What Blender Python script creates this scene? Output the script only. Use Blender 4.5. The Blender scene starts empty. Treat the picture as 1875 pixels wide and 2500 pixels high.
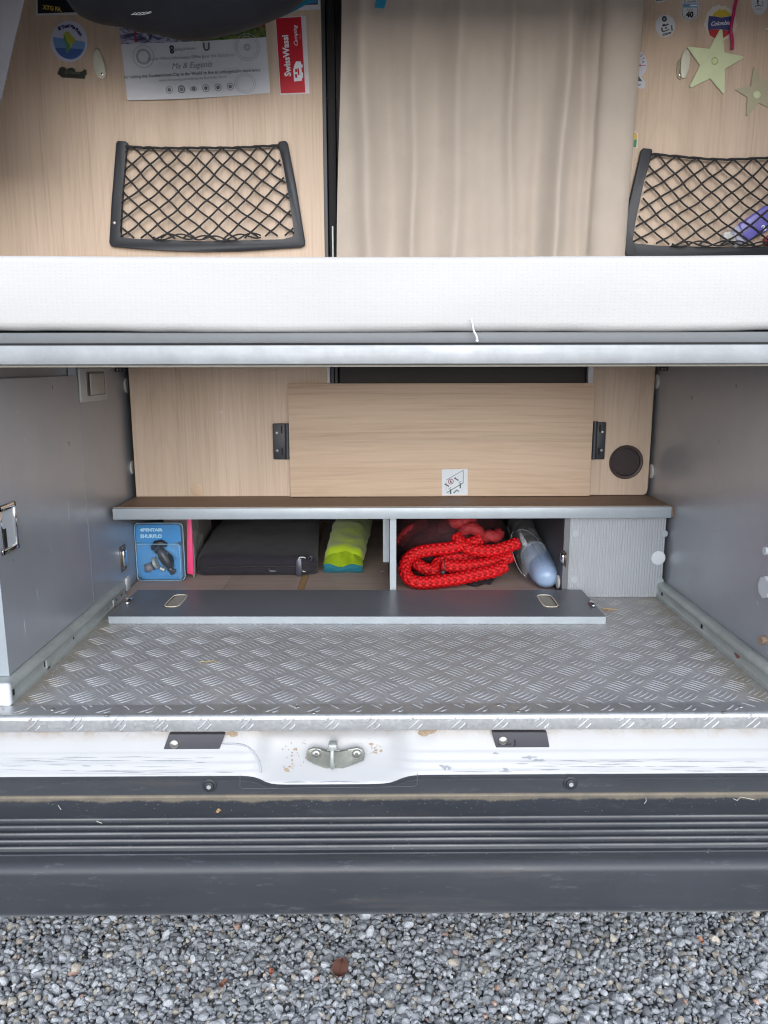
import bpy, bmesh, math, random
import numpy as np
from mathutils import Vector, Matrix, noise as mnoise

random.seed(7)
np.random.seed(7)
rad = math.radians
SC = bpy.context.scene
COL = SC.collection

# ------------------------------------------------------------------ camera
CAMZ = 1.22
PITCH, YAW, ROLL = rad(10.94), rad(0.40), rad(0.10)
FPX = 1878.0                       # focal length in pixels of the 1875 x 2500 frame
_f = Vector((math.sin(YAW) * math.cos(PITCH), math.cos(YAW) * math.cos(PITCH), -math.sin(PITCH)))
_r = Vector((math.cos(YAW), -math.sin(YAW), 0))
_u = _r.cross(_f)
_r2 = _r * math.cos(ROLL) - _u * math.sin(ROLL)
_u2 = _u * math.cos(ROLL) + _r * math.sin(ROLL)
cam_data = bpy.data.cameras.new('camera')
cam_data.sensor_fit = 'VERTICAL'
cam_data.sensor_height = 24.0
cam_data.sensor_width = 24.0
cam_data.lens = FPX / 2500.0 * 24.0
cam_data.clip_start = 0.02
cam_data.clip_end = 400.0
cam = bpy.data.objects.new('camera', cam_data)
COL.objects.link(cam)
m4 = Matrix.Identity(4)
for i in range(3):
    m4[i][0], m4[i][1], m4[i][2] = _r2[i], _u2[i], -_f[i]
m4[2][3] = CAMZ
cam.matrix_world = m4
SC.camera = cam

# ------------------------------------------------------------------ light
SUN_EL, SUN_AZ = rad(24), rad(176)          # azimuth from +Y, clockwise: behind the camera, to its right
world = bpy.data.worlds.new('World')
SC.world = world
world.use_nodes = True
wn, wl = world.node_tree.nodes, world.node_tree.links
for n in list(wn):
    wn.remove(n)
sky = wn.new('ShaderNodeTexSky')
sky.sky_type = 'NISHITA'
sky.sun_disc = False
sky.sun_elevation = SUN_EL
sky.sun_rotation = SUN_AZ
sky.air_density = 1.0
sky.dust_density = 1.0
hsv = wn.new('ShaderNodeHueSaturation')
hsv.inputs['Saturation'].default_value = 0.35      # overcast: the blue is mostly washed out
bg = wn.new('ShaderNodeBackground')
bg.inputs['Strength'].default_value = 0.15
wo = wn.new('ShaderNodeOutputWorld')
wl.new(sky.outputs[0], hsv.inputs['Color'])
tint = wn.new('ShaderNodeMix')                       # cool cloud cover over the whole sky
tint.data_type = 'RGBA'; tint.blend_type = 'MULTIPLY'
tint.inputs[0].default_value = 1.0
tint.inputs[7].default_value = (0.96, 1.0, 1.065, 1)
wl.new(hsv.outputs[0], tint.inputs[6])
wl.new(tint.outputs[2], bg.inputs['Color'])
wl.new(bg.outputs[0], wo.inputs['Surface'])
sun_d = bpy.data.lights.new('sun', 'SUN')
sun_d.energy = 0.6
sun_d.angle = rad(60)
sun_d.color = (1.0, 1.0, 1.0)
sun = bpy.data.objects.new('sun', sun_d)
COL.objects.link(sun)
sd = Vector((math.sin(SUN_AZ) * math.cos(SUN_EL), math.cos(SUN_AZ) * math.cos(SUN_EL), math.sin(SUN_EL)))
sun.rotation_euler = sd.to_track_quat('Z', 'Y').to_euler()
sun.location = (1, -3, 5)
SC.view_settings.view_transform = 'Standard'
SC.view_settings.look = 'None'
SC.view_settings.exposure = 1.1
SC.view_settings.gamma = 1.0
SC.view_settings.use_curve_mapping = False
SC.render.engine = 'CYCLES'
SC.cycles.filter_width = 1.15
SC.cycles.max_bounces = 10
SC.cycles.diffuse_bounces = 6

# ------------------------------------------------------------------ measuring helpers
CAMP = Vector((0, 0, CAMZ))
def _ray(px, py):
    return _f + _r2 * ((px - 937.5) / FPX) - _u2 * ((py - 1250.0) / FPX)
def PY(px, py, Y):                 # point of the plane y = Y
    d = _ray(px, py); return CAMP + d * (Y / d.y)
def PZ(px, py, Z):
    d = _ray(px, py); return CAMP + d * ((Z - CAMZ) / d.z)
def PX(px, py, X):
    d = _ray(px, py); return CAMP + d * (X / d.x)

def srgb(r, g, b):
    def c(v):
        v /= 255.0
        return v / 12.92 if v <= 0.04045 else ((v + 0.055) / 1.055) ** 2.4
    return (c(r), c(g), c(b))

# ------------------------------------------------------------------ materials
def _mul(c, k):
    return (min(1, c[0] * k), min(1, c[1] * k), min(1, c[2] * k), 1)

class NT:
    def __init__(self, name):
        self.m = bpy.data.materials.new(name)
        self.m.use_nodes = True
        self.t = self.m.node_tree
        for n in list(self.t.nodes):
            self.t.nodes.remove(n)
        self.out = self.n('ShaderNodeOutputMaterial')
        self.b = self.n('ShaderNodeBsdfPrincipled')
        self.l(self.b.outputs[0], self.out.inputs['Surface'])
        self.tc = self.n('ShaderNodeTexCoord')
        self.obj = self.tc.outputs['Object']
    def n(self, k, **kw):
        x = self.t.nodes.new(k)
        for a, v in kw.items():
            setattr(x, a, v)
        return x
    def l(self, a, b):
        self.t.links.new(a, b)
    def mapped(self, scale=(1, 1, 1), rot=(0, 0, 0)):
        mp = self.n('ShaderNodeMapping')
        mp.inputs['Scale'].default_value = scale
        mp.inputs['Rotation'].default_value = rot
        self.l(self.obj, mp.inputs['Vector'])
        return mp.outputs[0]
    def noise(self, scale, vec=None, detail=4, rough=0.55, dist=0.0):
        x = self.n('ShaderNodeTexNoise')
        x.inputs['Scale'].default_value = scale
        x.inputs['Detail'].default_value = detail
        x.inputs['Roughness'].default_value = rough
        x.inputs['Distortion'].default_value = dist
        self.l(vec if vec is not None else self.obj, x.inputs['Vector'])
        return x.outputs['Fac']
    def ramp(self, fac, stops):
        x = self.n('ShaderNodeValToRGB')
        e = x.color_ramp.elements
        while len(e) < len(stops):
            e.new(0.5)
        for el, (p, c) in zip(e, stops):
            el.position = p
            el.color = c if len(c) == 4 else (*c, 1)
        self.l(fac, x.inputs['Fac'])
        return x.outputs['Color']
    def math(self, op, a, b=None, clamp=False):
        x = self.n('ShaderNodeMath', operation=op)
        x.use_clamp = clamp
        for i, v in enumerate((a, b)):
            if v is None: continue
            if isinstance(v, (int, float)): x.inputs[i].default_value = v
            else: self.l(v, x.inputs[i])
        return x.outputs[0]
    def mix(self, fac, a, b, mode='MIX'):
        x = self.n('ShaderNodeMix', data_type='RGBA', blend_type=mode)
        def s(i, v):
            if isinstance(v, (int, float)): x.inputs[i].default_value = v
            elif isinstance(v, tuple): x.inputs[i].default_value = v if len(v) == 4 else (*v, 1)
            else: self.l(v, x.inputs[i])
        s(0, fac); s(6, a); s(7, b)
        return x.outputs[2]
    def bump(self, h, strength=0.3, dist=0.002, prev=None):
        x = self.n('ShaderNodeBump')
        x.inputs['Strength'].default_value = strength
        x.inputs['Distance'].default_value = dist
        self.l(h, x.inputs['Height'])
        if prev is not None: self.l(prev, x.inputs['Normal'])
        self.l(x.outputs[0], self.b.inputs['Normal'])
        return x.outputs[0]
    def set(self, **kw):
        for k, v in kw.items():
            k = k.replace('_', ' ')
            i = self.b.inputs[k]
            if isinstance(v, (int, float)): i.default_value = v
            elif isinstance(v, tuple): i.default_value = v if len(v) == 4 else (*v, 1)
            else: self.l(v, i)

def simple(name, col, rough=0.5, metal=0.0, var=0.08, vscale=30, stretch=(1, 1, 1), bump=0.0, bscale=400, bdist=0.0006,
           spec=0.5, speck=None, speck_amt=0.0, rvar=0.0):
    t = NT(name)
    v = t.mapped(stretch)
    f = t.noise(vscale, v, 5, 0.6)
    c = t.ramp(f, [(0.3, _mul(col, 1 - var)), (0.7, _mul(col, 1 + var))])
    if speck is not None:
        s = t.noise(vscale * 9, None, 3, 0.7)
        k = t.ramp(s, [(0.66 - speck_amt * 0.1, (0, 0, 0, 1)), (0.74, (1, 1, 1, 1))])
        c = t.mix(t.math('MULTIPLY', k, 0.6), c, (*speck, 1))
    t.set(Base_Color=c, Metallic=metal)
    t.b.inputs['Specular IOR Level'].default_value = spec
    if rvar:
        t.l(t.ramp(t.noise(vscale * 0.7, None, 4), [(0.3, (rough - rvar,) * 3), (0.7, (rough + rvar,) * 3)]), t.b.inputs['Roughness'])
    else:
        t.set(Roughness=rough)
    if bump:
        t.bump(t.noise(bscale, None, 3, 0.6), bump, bdist)
    return t.m

def wood_mat(name, base, vertical=True, dark=0.80, light=1.12, rough=0.55):
    t = NT(name)
    a = (1.0, 1.0, 0.045) if vertical else (0.045, 1.0, 1.0)
    b = (1.0, 1.0, 0.018) if vertical else (0.018, 1.0, 1.0)
    v1 = t.mapped(a); v2 = t.mapped(b)
    broad = t.noise(9, v1, 3, 0.5, 0.6)
    fine = t.noise(170, v2, 4, 0.7, 0.3)
    mid = t.noise(48, v1, 4, 0.6, 1.6)
    c = t.ramp(broad, [(0.3, _mul(base, 0.90)), (0.5, _mul(base, 1.0)), (0.7, _mul((base[0], base[1] * 1.01, base[2] * 1.04), 1.08))])
    c2 = t.ramp(mid, [(0.34, _mul((1, 0.97, 0.95), .5 + dark / 2)), (0.5, (1, 1, 1)), (0.72, (1, 1, 1))])
    c3 = t.ramp(fine, [(0.30, _mul((1, 0.97, 0.94), dark)), (0.46, (0.93, 0.93, 0.93)), (0.66, (1.0, 1.0, 1.0))])
    c = t.mix(0.55, c, c2, 'MULTIPLY')
    c = t.mix(0.95, c, c3, 'MULTIPLY')
    # cathedral figure, faint
    w = t.n('ShaderNodeTexWave', wave_type='RINGS', rings_direction='Y')
    mp = t.mapped((5.5, 1, 0.9) if vertical else (0.9, 1, 5.5))
    t.l(mp, w.inputs['Vector'])
    w.inputs['Scale'].default_value = 2.2
    w.inputs['Distortion'].default_value = 7.0
    w.inputs['Detail'].default_value = 3
    w.inputs['Detail Scale'].default_value = 0.8
    c4 = t.ramp(w.outputs['Fac'], [(0.0, _mul((1, .96, .92), 0.86)), (0.25, (1, 1, 1)), (1.0, (1, 1, 1))])
    c = t.mix(0.30, c, c4, 'MULTIPLY')
    t.set(Base_Color=c, Roughness=rough)
    t.b.inputs['Specular IOR Level'].default_value = 0.35
    t.bump(fine, 0.12, 0.0006)
    return t.m

def panel_mat(name, col, k=2 * math.pi / 0.0072, bump=0.5, rough=0.42, axes=('Y', 'Z'), var=0.05, spec=0.5, metal=0.0, ribs=False):
    """moulded grey laminate with its small raised dot texture"""
    t = NT(name)
    sp = t.n('ShaderNodeSeparateXYZ')
    t.l(t.obj, sp.inputs[0])
    a = t.math('SINE', t.math('MULTIPLY', sp.outputs[axes[0]], k))
    b = t.math('SINE', t.math('MULTIPLY', sp.outputs[axes[1]], k * 0.8))
    h = t.math('MULTIPLY', a, b) if not ribs else t.math('MULTIPLY', a, t.math('ADD', 0.75, t.math('MULTIPLY', b, 0.25)))
    f = t.noise(5, None, 4, 0.6)
    c = t.ramp(f, [(0.3, _mul(col, 1 - var)), (0.7, _mul(col, 1 + var))])
    s = t.noise(90, t.mapped((1, 1, 0.25)), 3, 0.75)
    c = t.mix(t.math('MULTIPLY', t.ramp(s, [(0.3, (0, 0, 0)), (0.8, (1, 1, 1))]), 0.10), c, _mul(col, 1.3))
    t.set(Base_Color=c, Metallic=metal)
    t.b.inputs['Specular IOR Level'].default_value = spec
    t.l(t.ramp(t.noise(7, None, 4), [(0.3, (rough - .06,) * 3), (0.7, (rough + .08,) * 3)]), t.b.inputs['Roughness'])
    t.bump(h, bump, 0.0009 if ribs else 0.0004)
    return t.m

def alu_mat(name, col, rough, scratch=0.15, dirt=0.0, dirt_col=(0.16, 0.13, 0.10), metal=0.92, stretch=(1, 1, 1)):
    t = NT(name)
    f = t.noise(14, None, 6, 0.7)
    g = t.noise(160, t.mapped(stretch), 4, 0.75)
    c = t.ramp(f, [(0.25, _mul(col, 0.78)), (0.75, _mul(col, 1.12))])
    c = t.mix(0.5, c, t.ramp(g, [(0.3, (1 - scratch * 2,) * 3), (0.6, (1, 1, 1))]), 'MULTIPLY')
    if dirt:
        d = t.noise(6.5, None, 8, 0.72, 0.4)
        k = t.ramp(d, [(0.50, (0, 0, 0)), (0.72, (1, 1, 1))])
        k = t.math('MULTIPLY', k, dirt)
        c = t.mix(k, c, (*dirt_col, 1))
        t.l(t.math('SUBTRACT', metal, t.math('MULTIPLY', k, metal * 0.8)), t.b.inputs['Metallic'])
    else:
        t.set(Metallic=metal)
    t.set(Base_Color=c)
    t.l(t.ramp(g, [(0.3, (max(0.02, rough - .08),) * 3), (0.75, (rough + .14,) * 3)]), t.b.inputs['Roughness'])
    t.bump(g, 0.10, 0.0004)
    return t.m

MAT = {}
W_UP = srgb(202, 180, 159)
MAT['oak'] = wood_mat('light_oak_laminate', W_UP, True)
MAT['oak_h'] = wood_mat('light_oak_laminate_cross', srgb(208, 183, 159), False)
MAT['oak_dark'] = wood_mat('brown_oak_laminate', srgb(138, 112, 94), False, 0.7)
MAT['white_edge'] = simple('white_edging', srgb(205, 203, 205), 0.4)
MAT['grey_wall'] = panel_mat('grey_wall_laminate', srgb(172, 175, 182), axes=('Y', 'Z'), bump=0.08, rough=0.33, metal=0.45)
MAT['grey_light'] = panel_mat('light_grey_laminate', srgb(154, 158, 163), axes=('X', 'Z'), bump=0.8, rough=0.45, ribs=True)
MAT['grey_board'] = panel_mat('grey_flap_laminate', srgb(98, 100, 106), axes=('X', 'Y'), bump=0.25, rough=0.33)
MAT['grey_dark'] = simple('dark_grey_laminate', srgb(74, 74, 78), 0.5)
MAT['trim'] = simple('pale_grey_trim', srgb(158, 166, 172), 0.38, 0.2, var=0.04, spec=0.6, rvar=0.05)
MAT['rail_front'] = alu_mat('satin_aluminium', (0.31, 0.325, 0.34), 0.42, 0.05, metal=0.4, stretch=(0.05, 1, 1))
MAT['galv'] = alu_mat('galvanised_steel', srgb(186, 192, 190), 0.48, 0.12, dirt=0.3, dirt_col=srgb(150, 144, 126), metal=0.4)
def plate_dirt(m):
    """tan grit trapped along the runners and pale scuffs where loads were dragged"""
    nt = m.node_tree; N, L = nt.nodes, nt.links
    b = [n for n in N if n.type == 'BSDF_PRINCIPLED'][0]
    src = b.inputs['Base Color'].links[0].from_socket
    geo = N.new('ShaderNodeNewGeometry'); sp = N.new('ShaderNodeSeparateXYZ'); L.new(geo.outputs['Position'], sp.inputs[0])
    def mt(op, a, c=None):
        x = N.new('ShaderNodeMath'); x.operation = op
        for i, v in enumerate((a, c)):
            if v is None: continue
            if isinstance(v, (int, float)): x.inputs[i].default_value = v
            else: L.new(v, x.inputs[i])
        return x.outputs[0]
    def nz(scale, sx, sy):
        tc = N.new('ShaderNodeMapping'); tc.inputs['Scale'].default_value = (sx, sy, 1); L.new(geo.outputs['Position'], tc.inputs['Vector'])
        n = N.new('ShaderNodeTexNoise'); n.inputs['Scale'].default_value = scale; n.inputs['Detail'].default_value = 8; n.inputs['Roughness'].default_value = .75; L.new(tc.outputs[0], n.inputs['Vector']); return n.outputs['Fac']
    def rp(f, a, c):
        x = N.new('ShaderNodeMapRange'); x.inputs[1].default_value = a; x.inputs[2].default_value = c; L.new(f, x.inputs[0]); return x.outputs[0]
    edge = rp(mt('ADD', mt('ABSOLUTE', mt('SUBTRACT', sp.outputs['X'], 0.034)), mt('MULTIPLY', nz(9, 1, 1), 0.10)), 0.675, 0.745)
    k = mt('MULTIPLY', mt('MULTIPLY', edge, rp(nz(40, 1, 1), .35, .60)), .75)
    m1 = N.new('ShaderNodeMix'); m1.data_type = 'RGBA'; L.new(k, m1.inputs[0]); L.new(src, m1.inputs[6]); m1.inputs[7].default_value = (*srgb(158, 146, 124), 1)
    k2 = mt('MULTIPLY', rp(nz(7, 1, 2.2), .56, .72), rp(nz(70, .5, 1), .45, .65))
    k2 = mt('MULTIPLY', k2, .55)
    m2 = N.new('ShaderNodeMix'); m2.data_type = 'RGBA'; L.new(k2, m2.inputs[0]); L.new(m1.outputs[2], m2.inputs[6]); m2.inputs[7].default_value = (*srgb(206, 206, 206), 1)
    L.new(m2.outputs[2], b.inputs['Base Color'])
    return m
MAT['plate'] = alu_mat('worn_tread_plate', srgb(190, 190, 191), 0.46, 0.2, dirt=0.6, dirt_col=srgb(150, 145, 137), metal=0.4)
MAT['tread'] = alu_mat('polished_tread_bars', srgb(192, 193, 196), 0.42, 0.15, dirt=0.35, dirt_col=srgb(150, 146, 140), metal=0.42)
plate_dirt(MAT['plate']); plate_dirt(MAT['tread'])
MAT['lip'] = alu_mat('bright_tread_plate', srgb(196, 198, 200), 0.36, 0.1, metal=0.75)
MAT['bumper'] = None
MAT['chrome'] = simple('chrome', (0.75, 0.75, 0.76), 0.08, 1.0, var=0.02)
MAT['screw'] = simple('zinc_screw', (0.55, 0.54, 0.50), 0.3, 0.9, var=0.15, vscale=300)
MAT['black_plastic'] = simple('black_plastic', srgb(46, 48, 54), 0.45, var=0.1, bump=0.15, bscale=900)
MAT['net_frame'] = simple('dark_net_frame_plastic', srgb(42, 44, 50), 0.5, var=0.08, bump=0.2, bscale=1200)
MAT['cord'] = simple('black_elastic_cord', srgb(36, 36, 38), 0.7, var=0.15, vscale=200)
MAT['black_gap'] = simple('matt_black', srgb(24, 24, 26), 0.8)
MAT['dark_glass'] = simple('dark_brown_window', srgb(40, 30, 30), 0.55)
MAT['white_plastic'] = simple('white_plastic', srgb(205, 210, 214), 0.4, var=0.03)
MAT['grey_plastic'] = simple('grey_plastic', srgb(192, 190, 187), 0.45, var=0.03)
MAT['brown_plastic'] = simple('dark_brown_plastic', srgb(58, 42, 40), 0.5, var=0.12, vscale=120, bump=0.2, bscale=600)
MAT['paper'] = simple('white_paper', srgb(206, 208, 214), 0.75, var=0.03, vscale=9)
MAT['star'] = simple('pale_green_glow_plastic', srgb(206, 216, 176), 0.4, var=0.05)
MAT['star_dim'] = simple('grey_green_glow_plastic', srgb(178, 172, 146), 0.4, var=0.05)
MAT['glow_cream'] = simple('cream_glow_plastic', srgb(206, 205, 188), 0.4, var=0.05)

def bumper_mat(rib_glint_dust=True):
    t = NT('dark_grey_bumper_plastic' if rib_glint_dust else 'dark_seal_plastic')
    sp = t.n('ShaderNodeSeparateXYZ'); t.l(t.obj, sp.inputs[0])
    base = srgb(57, 60, 66)
    f = t.noise(6, t.mapped((0.5, 1, 1)), 6, 0.65)
    c = t.ramp(f, [(0.3, _mul(base, 0.85)), (0.7, _mul(base, 1.15))])
    # scuffs
    s = t.noise(60, t.mapped((0.25, 1, 1)), 5, 0.8)
    c = t.mix(t.math('MULTIPLY', t.ramp(s, [(0.58, (0, 0, 0)), (0.68, (1, 1, 1))]), 0.30), c, (*srgb(110, 114, 120), 1))
    # dust on upward faces only where grime settles: the back of the step, in the seam
    geo = t.n('ShaderNodeNewGeometry')
    gs = t.n('ShaderNodeSeparateXYZ'); t.l(geo.outputs['Position'], gs.inputs[0])
    wob = t.math('MULTIPLY', t.math('SUBTRACT', t.noise(9, t.mapped((1, 0, 0)), 8, 0.7), 0.5), 0.045)
    yy = t.math('ADD', gs.outputs['Y'], wob)
    zz = t.ramp(t.math('MULTIPLY', t.math('SUBTRACT', yy, 1.247), 60), [(0.0, (0, 0, 0)), (0.35, (1, 1, 1))])
    zlim = t.ramp(t.math('MULTIPLY', t.math('SUBTRACT', 0.463, gs.outputs['Z']), 200), [(0.0, (0, 0, 0)), (0.6, (1, 1, 1))])
    d = t.math('MULTIPLY', t.math('MULTIPLY', zz, zlim), t.ramp(t.noise(30, None, 5, 0.7), [(0.25, (.55,) * 3), (0.6, (.95,) * 3)]))
    c = t.mix(d, c, (*srgb(128, 119, 104), 1))
    s2 = t.noise(18, t.mapped((0.12, 1, 1)), 6, 0.75)
    d2 = t.math('MULTIPLY', t.ramp(s2, [(0.55, (0, 0, 0)), (0.8, (1, 1, 1))]), 0.22)
    c = t.mix(d2, c, (*srgb(122, 116, 104), 1))
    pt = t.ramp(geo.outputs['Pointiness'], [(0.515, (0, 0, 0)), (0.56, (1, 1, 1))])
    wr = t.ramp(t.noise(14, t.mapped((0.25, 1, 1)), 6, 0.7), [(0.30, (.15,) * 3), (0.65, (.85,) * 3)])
    if rib_glint_dust: c = t.mix(t.math('MULTIPLY', pt, wr), c, (*srgb(150, 150, 150), 1))  # rib highlights and edge dust both painted in as paler colour
    t.set(Base_Color=c)
    t.b.inputs['Specular IOR Level'].default_value = 0.45
    t.l(t.ramp(f, [(0.3, (0.33,) * 3), (0.7, (0.50,) * 3)]), t.b.inputs['Roughness'])
    t.bump(t.noise(700, None, 3), 0.12, 0.0005)
    return t.m
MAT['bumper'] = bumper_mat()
MAT['seal'] = bumper_mat(False)

def sill_mat():
    t = NT('white_sill_paint')
    base = srgb(172, 173, 175)
    c = t.ramp(t.noise(4, None, 4), [(0.3, _mul(base, 0.96)), (0.7, _mul(base, 1.03))])
    geo = t.n('ShaderNodeNewGeometry')
    gs = t.n('ShaderNodeSeparateXYZ'); t.l(geo.outputs['Position'], gs.inputs[0])
    # black rubber smears along the seal line
    st = t.noise(26, t.mapped((0.05, 1, 2.4)), 5, 0.75, 0.3)
    band = t.ramp(t.math('MULTIPLY', t.math('SUBTRACT', 0.520, gs.outputs['Z']), 30), [(0.0, (0, 0, 0)), (0.35, (1, 1, 1))])
    away = t.ramp(t.math('SUBTRACT', t.math('ABSOLUTE', t.math('ADD', gs.outputs['X'], 0.09)), 0.19), [(0.0, (0, 0, 0)), (0.06, (1, 1, 1))])
    k = t.math('MULTIPLY', t.math('MULTIPLY', t.ramp(st, [(0.56, (0, 0, 0)), (0.64, (1, 1, 1))]), band), away)
    c = t.mix(t.math('MULTIPLY', k, 0.8), c, (*srgb(92, 96, 104), 1))
    # brown grime just below the floor edge
    g = t.noise(22, None, 7, 0.75, 0.4)
    top = t.ramp(t.math('MULTIPLY', t.math('SUBTRACT', gs.outputs['Z'], 0.543), 40), [(0.0, (0, 0, 0)), (0.7, (1, 1, 1))])
    k2 = t.math('MULTIPLY', t.ramp(g, [(0.42, (0, 0, 0)), (0.68, (1, 1, 1))]), top)
    c = t.mix(t.math('MULTIPLY', k2, 0.8), c, (*srgb(150, 128, 104), 1))
    s = t.noise(70, None, 6, 0.85)
    c = t.mix(t.math('MULTIPLY', t.ramp(s, [(0.70, (0, 0, 0)), (0.74, (1, 1, 1))]), 0.7), c, (*srgb(130, 112, 98), 1))
    t.set(Base_Color=c, Roughness=0.32)
    t.bump(t.noise(9, None, 3), 0.15, 0.004)
    return t.m
MAT['sill'] = sill_mat()

def mattress_mat():
    t = NT('white_perforated_foam_cover')
    vo = t.n('ShaderNodeTexVoronoi', feature='F1')
    vo.inputs['Scale'].default_value = 1.0
    vo.inputs['Randomness'].default_value = 0.18
    mp = t.n('ShaderNodeMapping')
    mp.inputs['Scale'].default_value = (115, 0, 175)
    mp.inputs['Rotation'].default_value = (0, 0, 0)
    t.l(t.obj, mp.inputs['Vector'])
    t.l(mp.outputs[0], vo.inputs['Vector'])
    h = t.ramp(vo.outputs['Distance'], [(0.08, (0, 0, 0)), (0.30, (1, 1, 1))])
    base = srgb(190, 188, 186)
    c = t.ramp(t.noise(5, None, 3), [(0.3, _mul(base, 0.985)), (0.7, _mul(base, 1.01))])
    t.set(Base_Color=c, Roughness=0.75)
    t.b.inputs['Specular IOR Level'].default_value = 0.25
    b1 = t.bump(h, 0.22, 0.0012)
    t.bump(t.noise(60, t.mapped((0.6, 1, 1.6)), 4, 0.6), 0.25, 0.002, prev=b1)
    return t.m
MAT['mattress'] = mattress_mat()

def fabric(name, col, scale=900, bump=0.25, var=0.08, rough=0.85, sheen=0.3):
    t = NT(name)
    c = t.ramp(t.noise(10, None, 5, 0.6), [(0.3, _mul(col, 1 - var)), (0.7, _mul(col, 1 + var))])
    n = t.noise(scale, None, 2)
    c = t.mix(0.4, c, t.ramp(n, [(0.3, (0.8,) * 3), (0.7, (1, 1, 1))]), 'MULTIPLY')
    t.set(Base_Color=c, Roughness=rough)
    t.b.inputs['Sheen Weight'].default_value = sheen
    t.b.inputs['Specular IOR Level'].default_value = 0.2
    t.bump(n, bump, 0.0006)
    return t.m
MAT['curtain'] = fabric('beige_curtain_cloth', srgb(180, 168, 156), 700, 0.15, 0.05)
MAT['grey_cloth'] = fabric('grey_curtain_cloth', srgb(80, 80, 86), 500)
MAT['bag_black'] = fabric('black_bag_cloth', srgb(22, 24, 32), 1200, 0.2, 0.3, 0.75, 0.03)  # wide tone variation painted in as sheen streaks on the cloth
MAT['case_black'] = fabric('black_case_cloth', srgb(42, 40, 46), 600, 0.5, 0.15, 0.9, 0.1)
MAT['teal'] = fabric('teal_piping', srgb(40, 120, 150), 800)
MAT['lime'] = fabric('lime_nylon', srgb(176, 204, 34), 900, 0.15, 0.06, 0.55)
MAT['pouch_blue'] = fabric('turquoise_nylon', srgb(50, 140, 160), 900, 0.15, 0.1, 0.55)
MAT['rope'] = fabric('red_rope_fibre', srgb(196, 22, 28), 1500, 0.3, 0.06, 0.42, 0.1)
def rope_mat():
    t = NT('red_braided_yarn')
    at = t.n('ShaderNodeAttribute', attribute_name='yarn')
    c = t.mix(at.outputs['Fac'], (*srgb(172, 8, 16), 1), (*srgb(212, 20, 26), 1))
    f = t.noise(420, None, 3, .7)
    c = t.mix(.6, c, t.ramp(f, [(.35, (.45,) * 3), (.6, (1.1,) * 3)]), 'MULTIPLY')
    t.set(Base_Color=c, Roughness=.55)
    t.b.inputs['Specular IOR Level'].default_value = .3
    t.bump(f, .5, .001)
    return t.m
MAT['rope'] = rope_mat()
MAT['mesh_bag'] = None
MAT['blue_tag'] = simple('blue_tape', srgb(20, 130, 165), 0.5)

def flat(name, c, rough=0.5):
    if name not in MAT:
        MAT[name] = simple(name, srgb(*c), rough, var=0.04)
    return MAT[name]

def clear_mat(name, col, alpha, rough=0.12):
    t = NT(name)
    t.set(Base_Color=(*col, 1), Roughness=rough)
    n = t.noise(25, None, 4, 0.6, 0.8)
    t.l(t.ramp(n, [(0.3, (max(0, alpha * .4),) * 3), (0.75, (min(1, alpha * 1.8),) * 3)]), t.b.inputs['Alpha'])
    t.bump(n, 0.3, 0.004)
    return t.m
MAT['clear'] = clear_mat('clear_blister_plastic', (0.5, 0.7, 0.9), 0.045)
MAT['bagclear'] = clear_mat('crinkled_clear_film', (0.80, 0.82, 0.85), 0.16, 0.2)

def meshbag_mat():
    t = NT('dark_red_mesh_cloth')
    n = t.noise(900, None, 2)
    c = t.ramp(t.noise(14, None, 4, 0.6), [(0.35, (*srgb(34, 26, 30), 1)), (0.7, (*srgb(78, 22, 30), 1))])
    t.set(Base_Color=c, Roughness=0.8)
    t.l(t.ramp(n, [(0.42, (0.25,) * 3), (0.55, (1,) * 3)]), t.b.inputs['Alpha'])
    return t.m
MAT['mesh_bag'] = meshbag_mat()

def gravel_mat(attr=True):
    t = NT('crushed_grey_stone')
    if attr:
        at = t.n('ShaderNodeAttribute', attribute_name='stone_tint')
        c = at.outputs['Color']
    else:
        vo = t.n('ShaderNodeTexVoronoi'); vo.inputs['Scale'].default_value = 70
        t.l(t.obj, vo.inputs['Vector'])
        hs = t.n('ShaderNodeSeparateColor'); t.l(vo.outputs['Color'], hs.inputs[0])
        c = t.ramp(hs.outputs[0], [(0, (*srgb(96, 98, 104), 1)), (0.7, (*srgb(140, 143, 148), 1)), (1, (*srgb(160, 160, 160), 1))])
        t.bump(vo.outputs['Distance'], 1.0, 0.01)
    n = t.noise(130, None, 5, 0.7)
    c = t.mix(0.7, c, t.ramp(n, [(0.3, (0.62,) * 3), (0.7, (1.2,) * 3)]), 'MULTIPLY')
    v = t.noise(60, t.mapped((1, 0.25, 1)), 3, 0.6, 1.5)
    c = t.mix(0.25, c, t.ramp(v, [(0.60, (0.0,) * 3), (0.66, (1,) * 3)]), 'SCREEN') if attr else c
    t.set(Base_Color=c, Roughness=0.92)
    t.b.inputs['Specular IOR Level'].default_value = 0.25
    if attr:
        t.bump(n, 0.35, 0.0015)
    return t.m
MAT['stone'] = gravel_mat(True)
MAT['ground'] = gravel_mat(False)

# ------------------------------------------------------------------ object helpers
ORG = {}
def world_org(o):
    return ORG.get(o.name, Vector((0, 0, 0))) if o else Vector((0, 0, 0))

def thing(name, label, cat, loc, group=None):
    o = bpy.data.objects.new(name, None)
    o.empty_display_size = 0.05
    COL.objects.link(o)
    o.location = loc
    ORG[o.name] = Vector(loc)
    o['label'] = label; o['category'] = cat
    if group: o['group'] = group
    return o

def newbm():
    return bmesh.new()

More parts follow.
